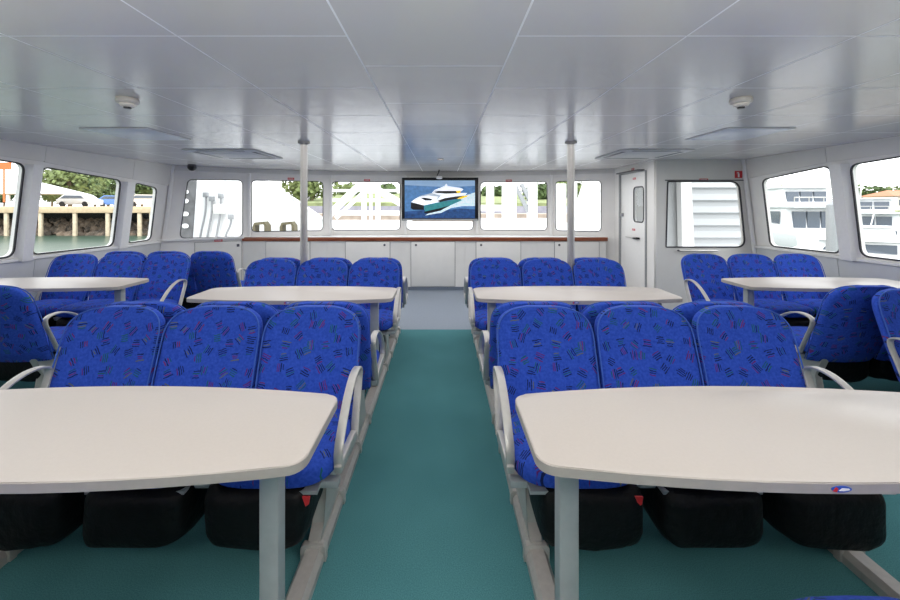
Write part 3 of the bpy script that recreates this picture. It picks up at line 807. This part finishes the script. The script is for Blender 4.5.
# ------------------------------------------------------------------ poles, detectors, cassettes, panels, camera
for x, lb in ((-1.332, 'left steel pole standing between the back-to-back seats'), (1.243, 'right steel pole standing between the back-to-back seats')):
    t = thing('support_pole', lb, 'pole', (x, 3.722, 0), 0, 'steel support poles')
    bm = bmesh.new(); lathe(bm, [(.034, 0.001), (.034, CEIL-.001)], seg=24); obj('tube', bm, M['steel'], t)
    bm = bmesh.new(); lathe(bm, [(.05, CEIL-.022), (.055, CEIL-.018), (.055, CEIL-.001)], seg=24); obj('ceiling_collar', bm, M['steel'], t)
    bm = bmesh.new(); lathe(bm, [(.055, .001), (.055, .012), (.04, .018)], seg=24); obj('floor_collar', bm, M['steel'], t)
for x, lb in (((127.5-CX)/F*2.22, 'round ivory smoke detector on the ceiling at the left'), ((741-CX)/F*2.22, 'round ivory smoke detector on the ceiling at the right')):
    t = thing('smoke_detector', lb, 'smoke detector', (x, 2.22, CEIL), 0, 'ceiling smoke detectors')
    bm = bmesh.new(); lathe(bm, [(.052, -.001), (.056, -.008), (.056, -.022), (.050, -.030), (.046, -.032)], seg=28); obj('base', bm, M['detector'], t)
    bm = bmesh.new(); lathe(bm, [(.036, -.028), (.040, -.036), (.034, -.046), (.020, -.052)], seg=24); obj('sensor_head', bm, M['detector'], t)
    bm = bmesh.new(); lathe(bm, [(.001, -.048), (.020, -.050), (.018, -.060), (.001, -.061)], seg=16); obj('sensor_eye', bm, M['black'], t)
def cassette(x, y, lb, s):
    t = thing('air_conditioner', lb, 'air conditioner', (x, y, CEIL), 0, 'ceiling air conditioner cassettes')
    o = .40
    bm = bmesh.new(); prism(bm, round_poly([(-o, -o), (o, -o), (o, o), (-o, o)], .04), 'z', -.012, -.001, .004); p = obj('panel', bm, M['acpanel'], t)
    bm = bmesh.new(); box(bm, -.24, .24, -.24, .24, -.0135, -.010, .001); obj('intake_grille', bm, M['acpanel'], t)
    for k in range(4):
        bm = bmesh.new(); box(bm, -.26, .26, -.350, -.305, -.0145, -.010, .001); v = obj('air_slot', bm, M['dgrey'], t); v.rotation_euler = (0, 0, k*PI/2)
cassette(-2.45, 4.60, 'white ceiling air conditioner with dark slots, front left', 1)
cassette(2.37, 4.60, 'white ceiling air conditioner with dark slots, front right', -1)
for x, lb in ((-2.60, 'flat square ceiling light panel left, near the side windows'), (2.53, 'flat square ceiling light panel right, near the side windows')):
    t = thing('ceiling_light', lb, 'ceiling light', (x, 3.32, CEIL), 0, 'flat ceiling light panels')
    bm = bmesh.new(); box(bm, -.27, .27, -.27, .27, -.008, -.001, .002); obj('frame', bm, M['rib'], t)
    bm = bmesh.new(); box(bm, -.25, .25, -.25, .25, -.011, -.007, .001); obj('diffuser', bm, M['diff'], t)
t = thing('dome_camera', 'small black dome camera under the ceiling in the left front corner', 'camera', ((192-CX)/F*5.78, 5.78, CEIL))
bm = bmesh.new(); lathe(bm, [(.055, -.001), (.055, -.03)], seg=20); obj('base', bm, M['dgrey'], t)
bm = bmesh.new(); lathe(bm, [(.060, -.030)] + [(.060*math.cos(a), -.035-.06*math.sin(a)) for a in [k*PI/14 for k in range(7)]], seg=20); obj('dome', bm, M['black'], t)

# ------------------------------------------------------------------ outdoors
def stuff_water():
    bm = bmesh.new(); box(bm, -150, 150, -60, 160, -2.0, -1.36); return bm
tag(obj('water', stuff_water(), M['water'], smooth=False), kind='structure')

def tree(x, y, z, h, r, m, label, group, seed, n=420, leaf=.45, wide=1.0):
    rnd = random.Random(seed); t = thing('tree', label, 'tree', (x, y, z), 0, group)
    bm = bmesh.new(); tube(bm, [(0, 0, 0), (.05*r, 0, h*.4), (-.05*r, 0, h*.75)], r*.07); obj('trunk', bm, M['trunk'], t)
    bm = bmesh.new(); blobs = [(Vector((rnd.uniform(-.55, .55)*r*wide, rnd.uniform(-.4, .4)*r, h*.62+rnd.uniform(-.18, .22)*h)), r*rnd.uniform(.42, .62)) for _ in range(7)]
    for _ in range(n):
        c, br = rnd.choice(blobs); d = Vector((rnd.gauss(0, 1), rnd.gauss(0, 1), rnd.gauss(0, 1))).normalized()
        p = c + d*br*rnd.uniform(.7, 1.05)*Vector((1, 1, .8)).length/1.62
        a = Vector((rnd.gauss(0, 1), rnd.gauss(0, 1), rnd.gauss(0, 1))).normalized(); b = a.cross(d).normalized(); s = leaf*rnd.uniform(.5, 1)
        bm.faces.new([bm.verts.new(p+q) for q in (a*s, b*s, -a*s, -b*s)])
    obj('foliage', bm, m, t, smooth=False); return t

# --- left : pier on piles with rock bank, marquee and trees
PYD = 35.0
def EX(px_, d): return (px_-CX)/F*d
def EZ(py, d): return EYE+(CY-py)/F*d
pier = thing('pier', 'sandy concrete pier on square piles seen through the left windows', 'pier', (-34, PYD, -1.4))
bm = bmesh.new(); box(bm, -14, 9.0, 0, 4, EZ(213, PYD)+1.4, EZ(206.5, PYD)+1.4, .05); obj('deck', bm, M['deck'], pier)
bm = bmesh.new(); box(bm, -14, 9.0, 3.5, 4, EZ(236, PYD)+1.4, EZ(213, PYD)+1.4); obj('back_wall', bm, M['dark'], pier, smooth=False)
for p in (-30, 4, 38.5, 73, 106, 138, 150):
    x = EX(p, PYD)+34
    bm = bmesh.new(); box(bm, x-.16, x+.16, .1, .3, -.3, EZ(213, PYD)+1.4, .03); obj('pile', bm, M['pile'], pier)
rnd = random.Random(3)
bm = bmesh.new()
for _ in range(420):
    c = Vector((rnd.uniform(-48, -25), 0, rnd.uniform(-1.45, .0)))
    c.y = PYD+1.0+(c.z+1.45)*1.5+rnd.uniform(-.2, .2); s = rnd.uniform(.22, .42); k = bmesh.ops.create_icosphere(bm, subdivisions=1, radius=s)
    for v in k['verts']: v.co = v.co*(1+.3*noise.noise(v.co*3+c)) + c
tag(obj('rock_bank', bm, M['rock'], smooth=False), 'bank of brown rocks under the pier through the left windows', 'rocks', kind='stuff')
bm = bmesh.new(); box(bm, -75, -20, PYD+4, PYD+40, -1.5, EZ(207, PYD)+.05); tag(obj('quay_ground', bm, M['deck'], smooth=False), kind='structure')
mq = thing('marquee', 'large white peaked marquee roof on posts on the pier', 'marquee', (EX(8, 42), 42, EYE-.05))
def pyramid(bm, hx, hy, z0, z1, rx):
    a = [bm.verts.new(v) for v in ((-hx, -hy, z0), (hx, -hy, z0), (hx, hy, z0), (-hx, hy, z0))]; b = [bm.verts.new(v) for v in ((-rx, 0, z1), (rx, 0, z1))]
    bm.faces.new((a[0], a[1], b[1], b[0])); bm.faces.new((a[2], a[3], b[0], b[1])); bm.faces.new((a[1], a[2], b[1])); bm.faces.new((a[3], a[0], b[0])); bm.faces.new(a[::-1])
bm = bmesh.new(); pyramid(bm, 6.8, 2.6, 1.35, 3.0, 2.0); obj('roof', bm, M['canvas'], mq, smooth=False)
for x in (-5.6, -2.8, .6, 2.6, 4.0, 5.5):
    bm = bmesh.new(); box(bm, x-.12, x+.12, -2.4, -2.2, 0, 1.2); obj('post', bm, M['canvas'], mq, smooth=False)
for k, (p, top, rr, m, lb) in enumerate([(70, 172, 3.4, 'leaf2', 'tall light green tree behind the marquee peak'), (95, 183, 2.2, 'leaf', 'round dark green tree in the middle of the second left window'),
                                        (108, 178, 3.2, 'leaf', 'green tree near the right edge of the second left window'), (142, 180, 3.0, 'leaf', 'dark green tree in the narrow left window'),
                                        (52, 181, 2.6, 'leaf2', 'green tree half behind the marquee slope'), (158, 184, 3.0, 'leaf3', 'tree at the right edge of the narrow left window'),
                                        (4, 186, 2.4, 'leaf3', 'dark tree seen under the marquee in the first left window')]):
    d = 50+6*k; z = EYE; h = EZ(top, d)-z
    tree(EX(p, d), d, z-.1, h+.3, rr, M[m], lb, 'trees behind the pier', 20+k, 1700, .30, 1.3)
def car(x, y, z, m, label, s=1.0):
    t = thing('car', label, 'car', (x, y, z), 0, 'cars parked along the quay')
    bm = bmesh.new(); prism(bm, [(-2.1*s, .28), (2.1*s, .28), (2.1*s, .8), (1.4*s, .95), (.9*s, 1.42), (-1.2*s, 1.45), (-1.9*s, .95), (-2.1*s, .85)], 'y', -.8, .8, .06); obj('body', bm, m, t)
    bm = bmesh.new(); prism(bm, [(1.2*s, .98), (.85*s, 1.34), (-1.1*s, 1.36), (-1.6*s, .98)], 'y', -.82, -.80); obj('side_window', bm, M['tint'], t, smooth=False)
    for a in (-1.35*s, 1.3*s):
        bm = bmesh.new(); lathe(bm, [(.01, -.1), (.32, -.1), (.32, .1), (.01, .1)], seg=16)
        bmesh.ops.rotate(bm, cent=(0, 0, 0), matrix=Matrix.Rotation(PI/2, 3, 'X'), verts=bm.verts); bmesh.ops.translate(bm, vec=(a, -.75, .32), verts=bm.verts); obj('wheel', bm, M['black'], t)
car(EX(80, 46), 46, EYE-.1, M['boat'], 'white car parked right of the marquee')
car(EX(118, 50), 50, EYE-.1, M['bluehull'], 'blue car at the right edge of the second left window')
car(EX(150, 46), 46, EYE-.1, M['house'], 'pale car parked in the narrow left window')
# orange sign on the first left window
bm = bmesh.new(); box(bm, -.7, .7, -.05, .05, 0, .7); prism(bm, [(-.06, -3.2), (.06, -3.2), (.06, 0), (-.06, 0)], 'y', -.04, .04)
tag(obj('banner_sign', bm, M['orange'], smooth=False, loc=(EX(4, 38), 38, EZ(169.5, 38))), 'orange banner on a post above the marquee in the first left window', 'sign')

# --- right : marina with motor yachts
def yacht(x, y, s, rz, label, lower=True):
    t = thing('motor_yacht', label, 'boat', (x, y, -1.36), rz, 'white motor boats in the marina')
    t.scale = (s, s, s)
    secs = [(0, 2.0, 1.25), (2, 2.1, 1.3), (5, 2.0, 1.45), (8, 1.3, 1.7), (10, .15, 2.0)]
    bm = bmesh.new(); rings = [[(-w, yy, h), (-w*.9, yy, .3*h), (-w*.4, yy, -.3), (w*.4, yy, -.3), (w*.9, yy, .3*h), (w, yy, h)] for yy, w, h in secs]
    loft(bm, rings); obj('hull', bm, M['boat'], t, angle=50)
    bm = bmesh.new(); loft(bm, [[(-1.75, .9, 1.2), (1.75, .9, 1.2), (1.2, 7.6, 1.5), (-1.2, 7.6, 1.5)], [(-1.65, 1.1, 2.65), (1.65, 1.1, 2.65), (1.1, 5.6, 2.65), (-1.1, 5.6, 2.65)]]); obj('cabin', bm, M['boat'], t, smooth=False)
    bm = bmesh.new(); box(bm, -1.85, 1.85, .3, 5.9, 2.65, 2.78, .04); fb = obj('flybridge_deck', bm, M['boat'], t)
    bm = bmesh.new(); loft(bm, [[(-1.5, 1.4, 2.78), (1.5, 1.4, 2.78), (1.3, 5.2, 2.78), (-1.3, 5.2, 2.78)], [(-1.4, 1.6, 3.75), (1.4, 1.6, 3.75), (1.1, 4.2, 3.75), (-1.1, 4.2, 3.75)]]); obj('upper_cabin', bm, M['boat'], t, smooth=False)
    bm = bmesh.new(); box(bm, -1.6, 1.6, 1.2, 4.6, 3.75, 3.85, .03); obj('hard_top', bm, M['boat'], t)
    bm = bmesh.new()
    for a in (-1.3, -.42, .46): box(bm, a, a+.78, .93, 1.10, 1.55, 2.45)
    obj('aft_door_glass', bm, M['tint'], t, smooth=False)
    bm = bmesh.new()
    for a in (-1.28, -.40, .48): box(bm, a, a+.76, 1.42, 1.60, 2.98, 3.55)
    obj('upper_window', bm, M['tint'], t, smooth=False)
    for sg in (-1, 1):
        bm = bmesh.new(); bm.faces.new([bm.verts.new(v) for v in ((sg*1.74, 1.5, 1.75), (sg*1.42, 5.6, 1.85), (sg*1.30, 5.2, 2.4), (sg*1.69, 1.5, 2.45))]); obj('side_window', bm, M['tint'], t, smooth=False)
    bm = bmesh.new(); box(bm, -1.8, 1.8, -.9, .1, .35, .48, .03); obj('swim_platform', bm, M['teak'], t)
    bm = bmesh.new()
    for a in (-1.8, -.9, 0, .9, 1.8): tube(bm, [(a, .32, 2.78), (a, .32, 3.2)], .025)
    tube(bm, [(-1.8, .32, 3.2), (1.8, .32, 3.2)], .03); obj('stern_rail', bm, M['steel'], t)
    bm = bmesh.new(); tube(bm, [(0, 2.6, 3.85), (0, 2.4, 5.0)], .04); obj('mast', bm, M['boat'], t)
    return t
y1 = yacht(EX(829, 20), 20, .98, -.12, 'large white motor yacht with dark stern doors in the first right window')
y1.scale = (.78, .98, 1.0)
yacht(EX(778, 33), 33, 1.0, .9, 'white motor boat farther off at the left of the first right window')
yacht(EX(872, 24), 24, .85, -.6, 'white cabin cruiser in the second right window')
yacht(EX(920, 15), 15, .5, .9, 'white boat with dark glass at the right photo edge')
bm = bmesh.new(); lathe(bm, [(.16, -1.0), (.16, 2.42), (.03, 2.55)], seg=16); tag(obj('mooring_pile', bm, M['mgrey'], loc=(EX(833.5, 11), 11, -1.0)), 'grey mooring pile beside the yacht in the first right window', 'post')
bm = bmesh.new(); box(bm, 6.5, 30, 11.5, 13, -1.3, -.55, .05); tag(obj('pontoon', bm, M['path'], smooth=False), 'low grey pontoon in front of the moored yachts', 'pontoon')
bm = bmesh.new(); box(bm, 20, 120, 68, 100, -1.5, .6); tag(obj('far_shore', bm, M['grass'], smooth=False), kind='structure')
for k, (p, w, h, lb) in enumerate([(771, 7, 4.2, 'cream house with terracotta roof at the left of the first right window'), (896, 7, 4, 'cream house with terracotta roof at the right photo edge')]):
    t = thing('house', lb, 'house', (EX(p, 72), 72, .3), 0, 'houses on the far shore')
    bm = bmesh.new(); box(bm, -w/2, w/2, -2.5, 2.5, 0, h*.72); obj('wall', bm, M['house'], t, smooth=False)
    bm = bmesh.new(); pyramid(bm, w/2+.4, 3, h*.72, h, w/4); obj('roof', bm, M['roof'], t, smooth=False)
    for a in (-w*.28, 0, w*.28):
        bm = bmesh.new(); box(bm, a-.45, a+.45, -2.56, -2.5, h*.3, h*.55); obj('window', bm, M['tint'], t, smooth=False)
for k, (p, top, rr, lb) in enumerate([(790, 192, 4.5, 'small green tree behind the yacht in the first right window'), (868, 193, 5, 'wide green tree at the middle of the second right window'), (887, 192, 5, 'green tree at the right of the second right window'),
                                     (848, 196, 4.5, 'green tree behind the right window post')]):
    d = 78+8*k; tree(EX(p, d), d, .5, EZ(top, d)-.5, rr, M['leaf' if k % 2 else 'leaf2'], lb, 'trees on the far shore', 50+k, 900, .5, 1.4)

# --- front : foredeck, bulwarks, gangway, bank
bm = bmesh.new(); box(bm, -6.4, 6.4, 7.06, 11.5, -1.5, .30); box(bm, 2.96, 6.4, 5.25, 7.06, -1.5, .30); tag(obj('foredeck', bm, M['bulk'], smooth=False), 'white foredeck outside the front windows', 'deck')
# left bulwark, its top sloping down to the right
bw = thing('bow_bulwark', 'white bow bulwark sloping down to the right outside the left front windows', 'bulwark', (0, 8.6, 0))
d = 8.6
pts = [(EX(176, d), .3), (EX(330, d), .3), (EX(328, d), EZ(222, d)), (EX(296, d), EZ(200, d)), (EX(258, d), EZ(176, d)), (EX(176, d), EZ(172, d))]
bm = bmesh.new(); prism(bm, pts, 'y', 0, .06); obj('plating', bm, M['bulk'], bw, smooth=False)
bm = bmesh.new(); tube(bm, [(EX(258, d), -.02, EZ(176.5, d)), (EX(296, d), -.02, EZ(200, d)), (EX(328, d), -.02, EZ(222, d))], .03); obj('top_rail', bm, M['white'], bw)
for a, lb in ((261.5, 'left dark mooring bracket on the white bulwark'), (288.5, 'right dark mooring bracket on the white bulwark')):
    bm = bmesh.new(); dd = 8.3; c = EX(a, dd); zz = EZ(232.5, dd)
    tube(bm, [(c-.12, 0, .3), (c-.12, 0, zz+.12), (c-.10, 0, zz+.19), (c+.09, 0, zz+.21), (c+.13, 0, zz+.15), (c+.14, 0, .3)], [(-.10, -.03), (.10, -.03), (.10, .03), (-.10, .03)], side=(0, 1, 0))
    tag(obj('mooring_bracket', bm, mat('olive_metal', (.13, .11, .06), .6), loc=(0, dd, 0)), lb, 'mooring bracket', 'dark brackets on the foredeck')
# poles and hoses hanging on the bulwark seen through the angled window
for k, (pa, ya, pb, yb, lb) in enumerate([(206, 195, 200, 236, 'leftmost grey pole with square head in the angled front window'), (212, 199, 207, 237, 'second grey pole in the angled front window'),
                                          (221, 196, 216, 237, 'third grey pole, with a box, in the angled front window'), (231, 217, 225, 236, 'short rightmost grey pole in the angled front window')]):
    t = thing('deck_pole', lb, 'pole', (0, 8.5, 0), 0, 'grey poles hung on the bulwark')
    d = 8.5
    bm = bmesh.new(); tube(bm, smooth_path([(EX(pa, d), 0, EZ(ya, d)), (EX(pa, d), 0, EZ((ya*.6+yb*.4), d)), (EX(pb, d), 0, EZ(yb, d)), (EX(pb, d)-.03, 0, .30)], 2), .022); obj('shaft', bm, M['mgrey'], t)
    bm = bmesh.new(); c = (EX(pa, d), EZ(ya, d)); box(bm, c[0]-.05, c[0]+.05, -.05, .03, c[1]-.05, c[1]+.06, .01); obj('head', bm, M['mgrey'], t)
    if k == 2:
        bm = bmesh.new(); box(bm, EX(214, d), EX(226, d), -.06, .04, EZ(214, d), EZ(204, d), .02); obj('box', bm, M['cab'], t)
# grey quay-side cladding at the far left of the angled window
gp = thing('bulwark_locker', 'dark grey metal locker strip at the left of the angled front window', 'locker', (0, 8.0, 0))
bm = bmesh.new(); prism(bm, [(EX(168, 8), .3), (EX(190, 8), .3), (EX(196, 8), EZ(174, 8)), (EX(168, 8), EZ(174, 8))], 'y', 0, .05); obj('panel', bm, mat('weathered_grey', (.12, .12, .125), .5, .2, scale=5, var=.3), gp, smooth=False)
for yy in (192, 201, 214, 226):
    bm = bmesh.new(); superell(bm, (EX(186, 8), -.02, EZ(yy, 8)), (.07, .03, .05), 1, .9, 12, 8); obj('fitting', bm, M['white'], gp)
# gangway truss
gw = thing('gangway', 'white steel gangway truss outside the front windows beside the television', 'gangway', (0, 10.4, 0))
d = 10.4
def beam(bm, a, b, r=.05, dd=0.0): tube(bm, [(EX(a[0], d), dd, EZ(a[1], d)), (EX(b[0], d), dd, EZ(b[1], d))], [(-r, -r), (r, -r), (r, r), (-r, r)])
bm = bmesh.new(); beam(bm, (328, 216), (362, 183), .085); obj('brace', bm, M['bulk'], gw, smooth=False)
bm = bmesh.new(); beam(bm, (336, 218), (366, 190), .045); obj('brace', bm, M['bulk'], gw, smooth=False)
bm = bmesh.new(); beam(bm, (366, 183), (402, 204), .085); obj('brace', bm, M['bulk'], gw, smooth=False)
for a in (364, 371, 378):
    bm = bmesh.new(); beam(bm, (a, 178), (a, 236), .055 if a != 371 else .03); obj('upright', bm, M['bulk'], gw, smooth=False)
for yy, r in ((190.5, .035), (200, .035), (213, .06), (222, .05), (230, .10)):
    bm = bmesh.new(); beam(bm, (326, yy), (412, yy), r, .06); obj('rail', bm, M['bulk'], gw, smooth=False)
bm = bmesh.new(); box(bm, EX(250, d), EX(560, d), -.2, .8, .30, EZ(223, d)); obj('walkway', bm, M['bulk'], gw, smooth=False)
# boarding ramp frame right of the television
br = thing('boarding_ramp', 'white boarding ramp frame with grey shadowed ladder right of the television', 'ramp', (0, 9.9, 0)); d = 9.9
for a, b, r in (((490, 178), (490, 236), .09), ((509, 178), (509, 225), .16), ((532, 182), (532, 236), .11), ((560, 184), (560, 236), .12), ((574, 180), (574, 236), .06)):
    bm = bmesh.new(); beam(bm, a, b, r); obj('post', bm, M['bulk'], br, smooth=False)
for yy, x0_, x1_, r in ((183, 480, 528, .06), (208, 480, 512, .08), (221, 480, 550, .07), (228, 478, 604, .13)):
    bm = bmesh.new(); beam(bm, (x0_, yy), (x1_, yy), r, .05); obj('rail', bm, M['bulk'], br, smooth=False)
for a in ((514, 184), (521, 184)):
    bm = bmesh.new(); beam(bm, a, (a[0]+14, 212), .045, -.05); obj('ladder_stile', bm, M['mgrey'], br, smooth=False)
bm = bmesh.new()
for k in range(6): beam(bm, (515.5+2.4*k, 187+4.6*k), (523+2.4*k, 187+4.6*k), .016, -.05)
obj('rungs', bm, M['mgrey'], br, smooth=False)
# white deckhouse block at the right
dh = thing('deckhouse', 'white ribbed deckhouse side outside the right front window', 'deckhouse', (0, 8.9, 0)); d = 8.9
bm = bmesh.new(); prism(bm, [(EX(578, d), .3), (EX(690, d), .3), (EX(690, d), EZ(174, d)), (EX(590, d), EZ(174, d)), (EX(580, d), EZ(205, d))], 'y', 0, .3); obj('wall', bm, M['bulk'], dh, smooth=False)
for xx in (586, 592, 597):
    bm = bmesh.new(); box(bm, EX(xx, d)-.02, EX(xx, d)+.02, -.03, .0, .3, EZ(182, d)); obj('rib', bm, M['cab'], dh, smooth=False)
for yy in (190, 211):
    bm = bmesh.new(); box(bm, EX(584, d), EX(604, d), -.035, .0, EZ(yy, d)-.015, EZ(yy, d)+.015); obj('rail', bm, M['cab'], dh, smooth=False)
# slatted white screen outside the partition window
ss = thing('louvred_screen', 'white louvred screen seen through the right partition window', 'screen', (0, 6.9, 0)); d = 6.9
bm = bmesh.new(); prism(bm, [(EX(617, d), .3), (EX(753, d), .3), (EX(753, d), 1.99), (EX(617, d), 1.99)], 'y', .02, .06); obj('backing', bm, M['slat'], ss, smooth=False)
for k in range(6):
    yy = 180 + k*12.5; z = EZ(yy, d)
    bm = bmesh.new(); prism(bm, [(0.03, z), (-.03, z-.13), (-.02, z-.145), (.03, z-.10)], 'x', EX(687, d), EX(751, d)); obj('louvre', bm, M['slat'], ss, smooth=False)
bm = bmesh.new(); prism(bm, [(EX(678, d), .3), (EX(690, d), .3), (EX(686, d), 1.99), (EX(676, d), 1.99)], 'y', -.14, .0); obj('post', bm, M['white'], ss, smooth=False)
# bank behind
bm = bmesh.new(); box(bm, -24, 30, 46, 52, -1.5, EZ(214, 46)); tag(obj('quay_edge', bm, M['path'], smooth=False), kind='structure')
bm = bmesh.new(); box(bm, -24, 30, 52, 60, -1.5, EZ(206, 52)); tag(obj('quay_road', bm, M['asphalt'], smooth=False), kind='structure')
bm = bmesh.new(); loft(bm, [[(-24, 60, 0), (32, 60, 0), (32, 60, EZ(203, 60)), (-24, 60, EZ(203, 60))], [(-24, 95, 0), (32, 95, 0), (32, 95, EZ(193, 95)), (-24, 95, EZ(193, 95))]]); tag(obj('grass_bank', bm, M['grass'], smooth=False), kind='structure')
for k, (p, top, rr, lb) in enumerate([(312, 182, 4, 'green tree right of the left pole through the front window'), (540, 190, 3.4, 'green tree beside the post in the front window right of the television'),
                                     (566, 186, 3.6, 'green tree left of the right pole in the last front window'), (497, 189, 2.6, 'small tree just right of the television'),
                                     (345, 188, 3, 'tree behind the gangway brace'), (388, 189, 2.6, 'tree behind the right gangway brace')]):
    d = 66+5*k; zb = EZ(203, 60)+(d-60)/35*(EZ(193, 95)-EZ(203, 60)); tree(EX(p, d), d, zb, EZ(top, d)-zb, rr, M[('leaf2', 'leaf')[k % 2]], lb, 'trees on the grass bank', 80+k, 900, .5, 1.3)

# ------------------------------------------------------------------ light
w = bpy.data.worlds.new('overcast_sky'); scene.world = w; w.use_nodes = True; nt = w.node_tree
bg = nt.nodes['Background']
tc = nt.nodes.new('ShaderNodeTexCoord'); s = nt.nodes.new('ShaderNodeSeparateXYZ'); cr = nt.nodes.new('ShaderNodeValToRGB')
nt.links.new(tc.outputs['Generated'], s.inputs[0]); nt.links.new(s.outputs['Z'], cr.inputs['Fac'])
cr.color_ramp.elements[0].color = (1, 1, 1, 1); cr.color_ramp.elements[1].color = (.90, .95, 1, 1)
nt.links.new(cr.outputs[0], bg.inputs['Color']); bg.inputs['Strength'].default_value = 3.0

def area(name, loc, rot, sx, sy, power, col=(1, 1, 1)):
    l = bpy.data.lights.new(name, 'AREA'); l.shape = 'RECTANGLE'; l.size = sx; l.size_y = sy; l.energy = power; l.color = col
    o = bpy.data.objects.new(name, l); COL.objects.link(o); o.location = loc; o.rotation_euler = rot; return o
area('bounce_fill', (0, -.7, 1.15), (PI, 0, 0), 4.5, 1.0, 140, (1, .98, .95))  # added fill behind the camera, aimed up to brighten the ceiling
area('cabin_fill', (0, .4, CEIL-.03), (0, 0, 0), 5.0, 2.4, 26, (1, .98, .95))  # added fill sheets under the ceiling, no such fittings in the cabin
area('cabin_fill', (0, 3.2, CEIL-.03), (0, 0, 0), 6.5, 2.6, 55, (1, .98, .95))
area('cabin_fill', (0, 5.4, CEIL-.03), (0, 0, 0), 5.0, 1.2, 36, (1, .98, .95))  # added fill to lighten the front walls and cabinets
sun = bpy.data.lights.new('hazy_sun', 'SUN'); sun.energy = 1.6; sun.angle = .6; so = bpy.data.objects.new('hazy_sun', sun); COL.objects.link(so); so.rotation_euler = (.75, .2, .3)

# ------------------------------------------------------------------ camera
cd = bpy.data.cameras.new('camera'); cd.sensor_width = 36; cd.lens = 36*F/900; cd.shift_x = (450-CX)/900; cd.shift_y = (CY-300)/900
cd.clip_start = .02; cd.clip_end = 500
co = bpy.data.objects.new('camera', cd); COL.objects.link(co); co.location = (0, 0, EYE); co.rotation_euler = (PI/2, 0, 0); scene.camera = co
scene.view_settings.view_transform = 'Standard'; scene.view_settings.look = 'None'; scene.view_settings.exposure = 0.0
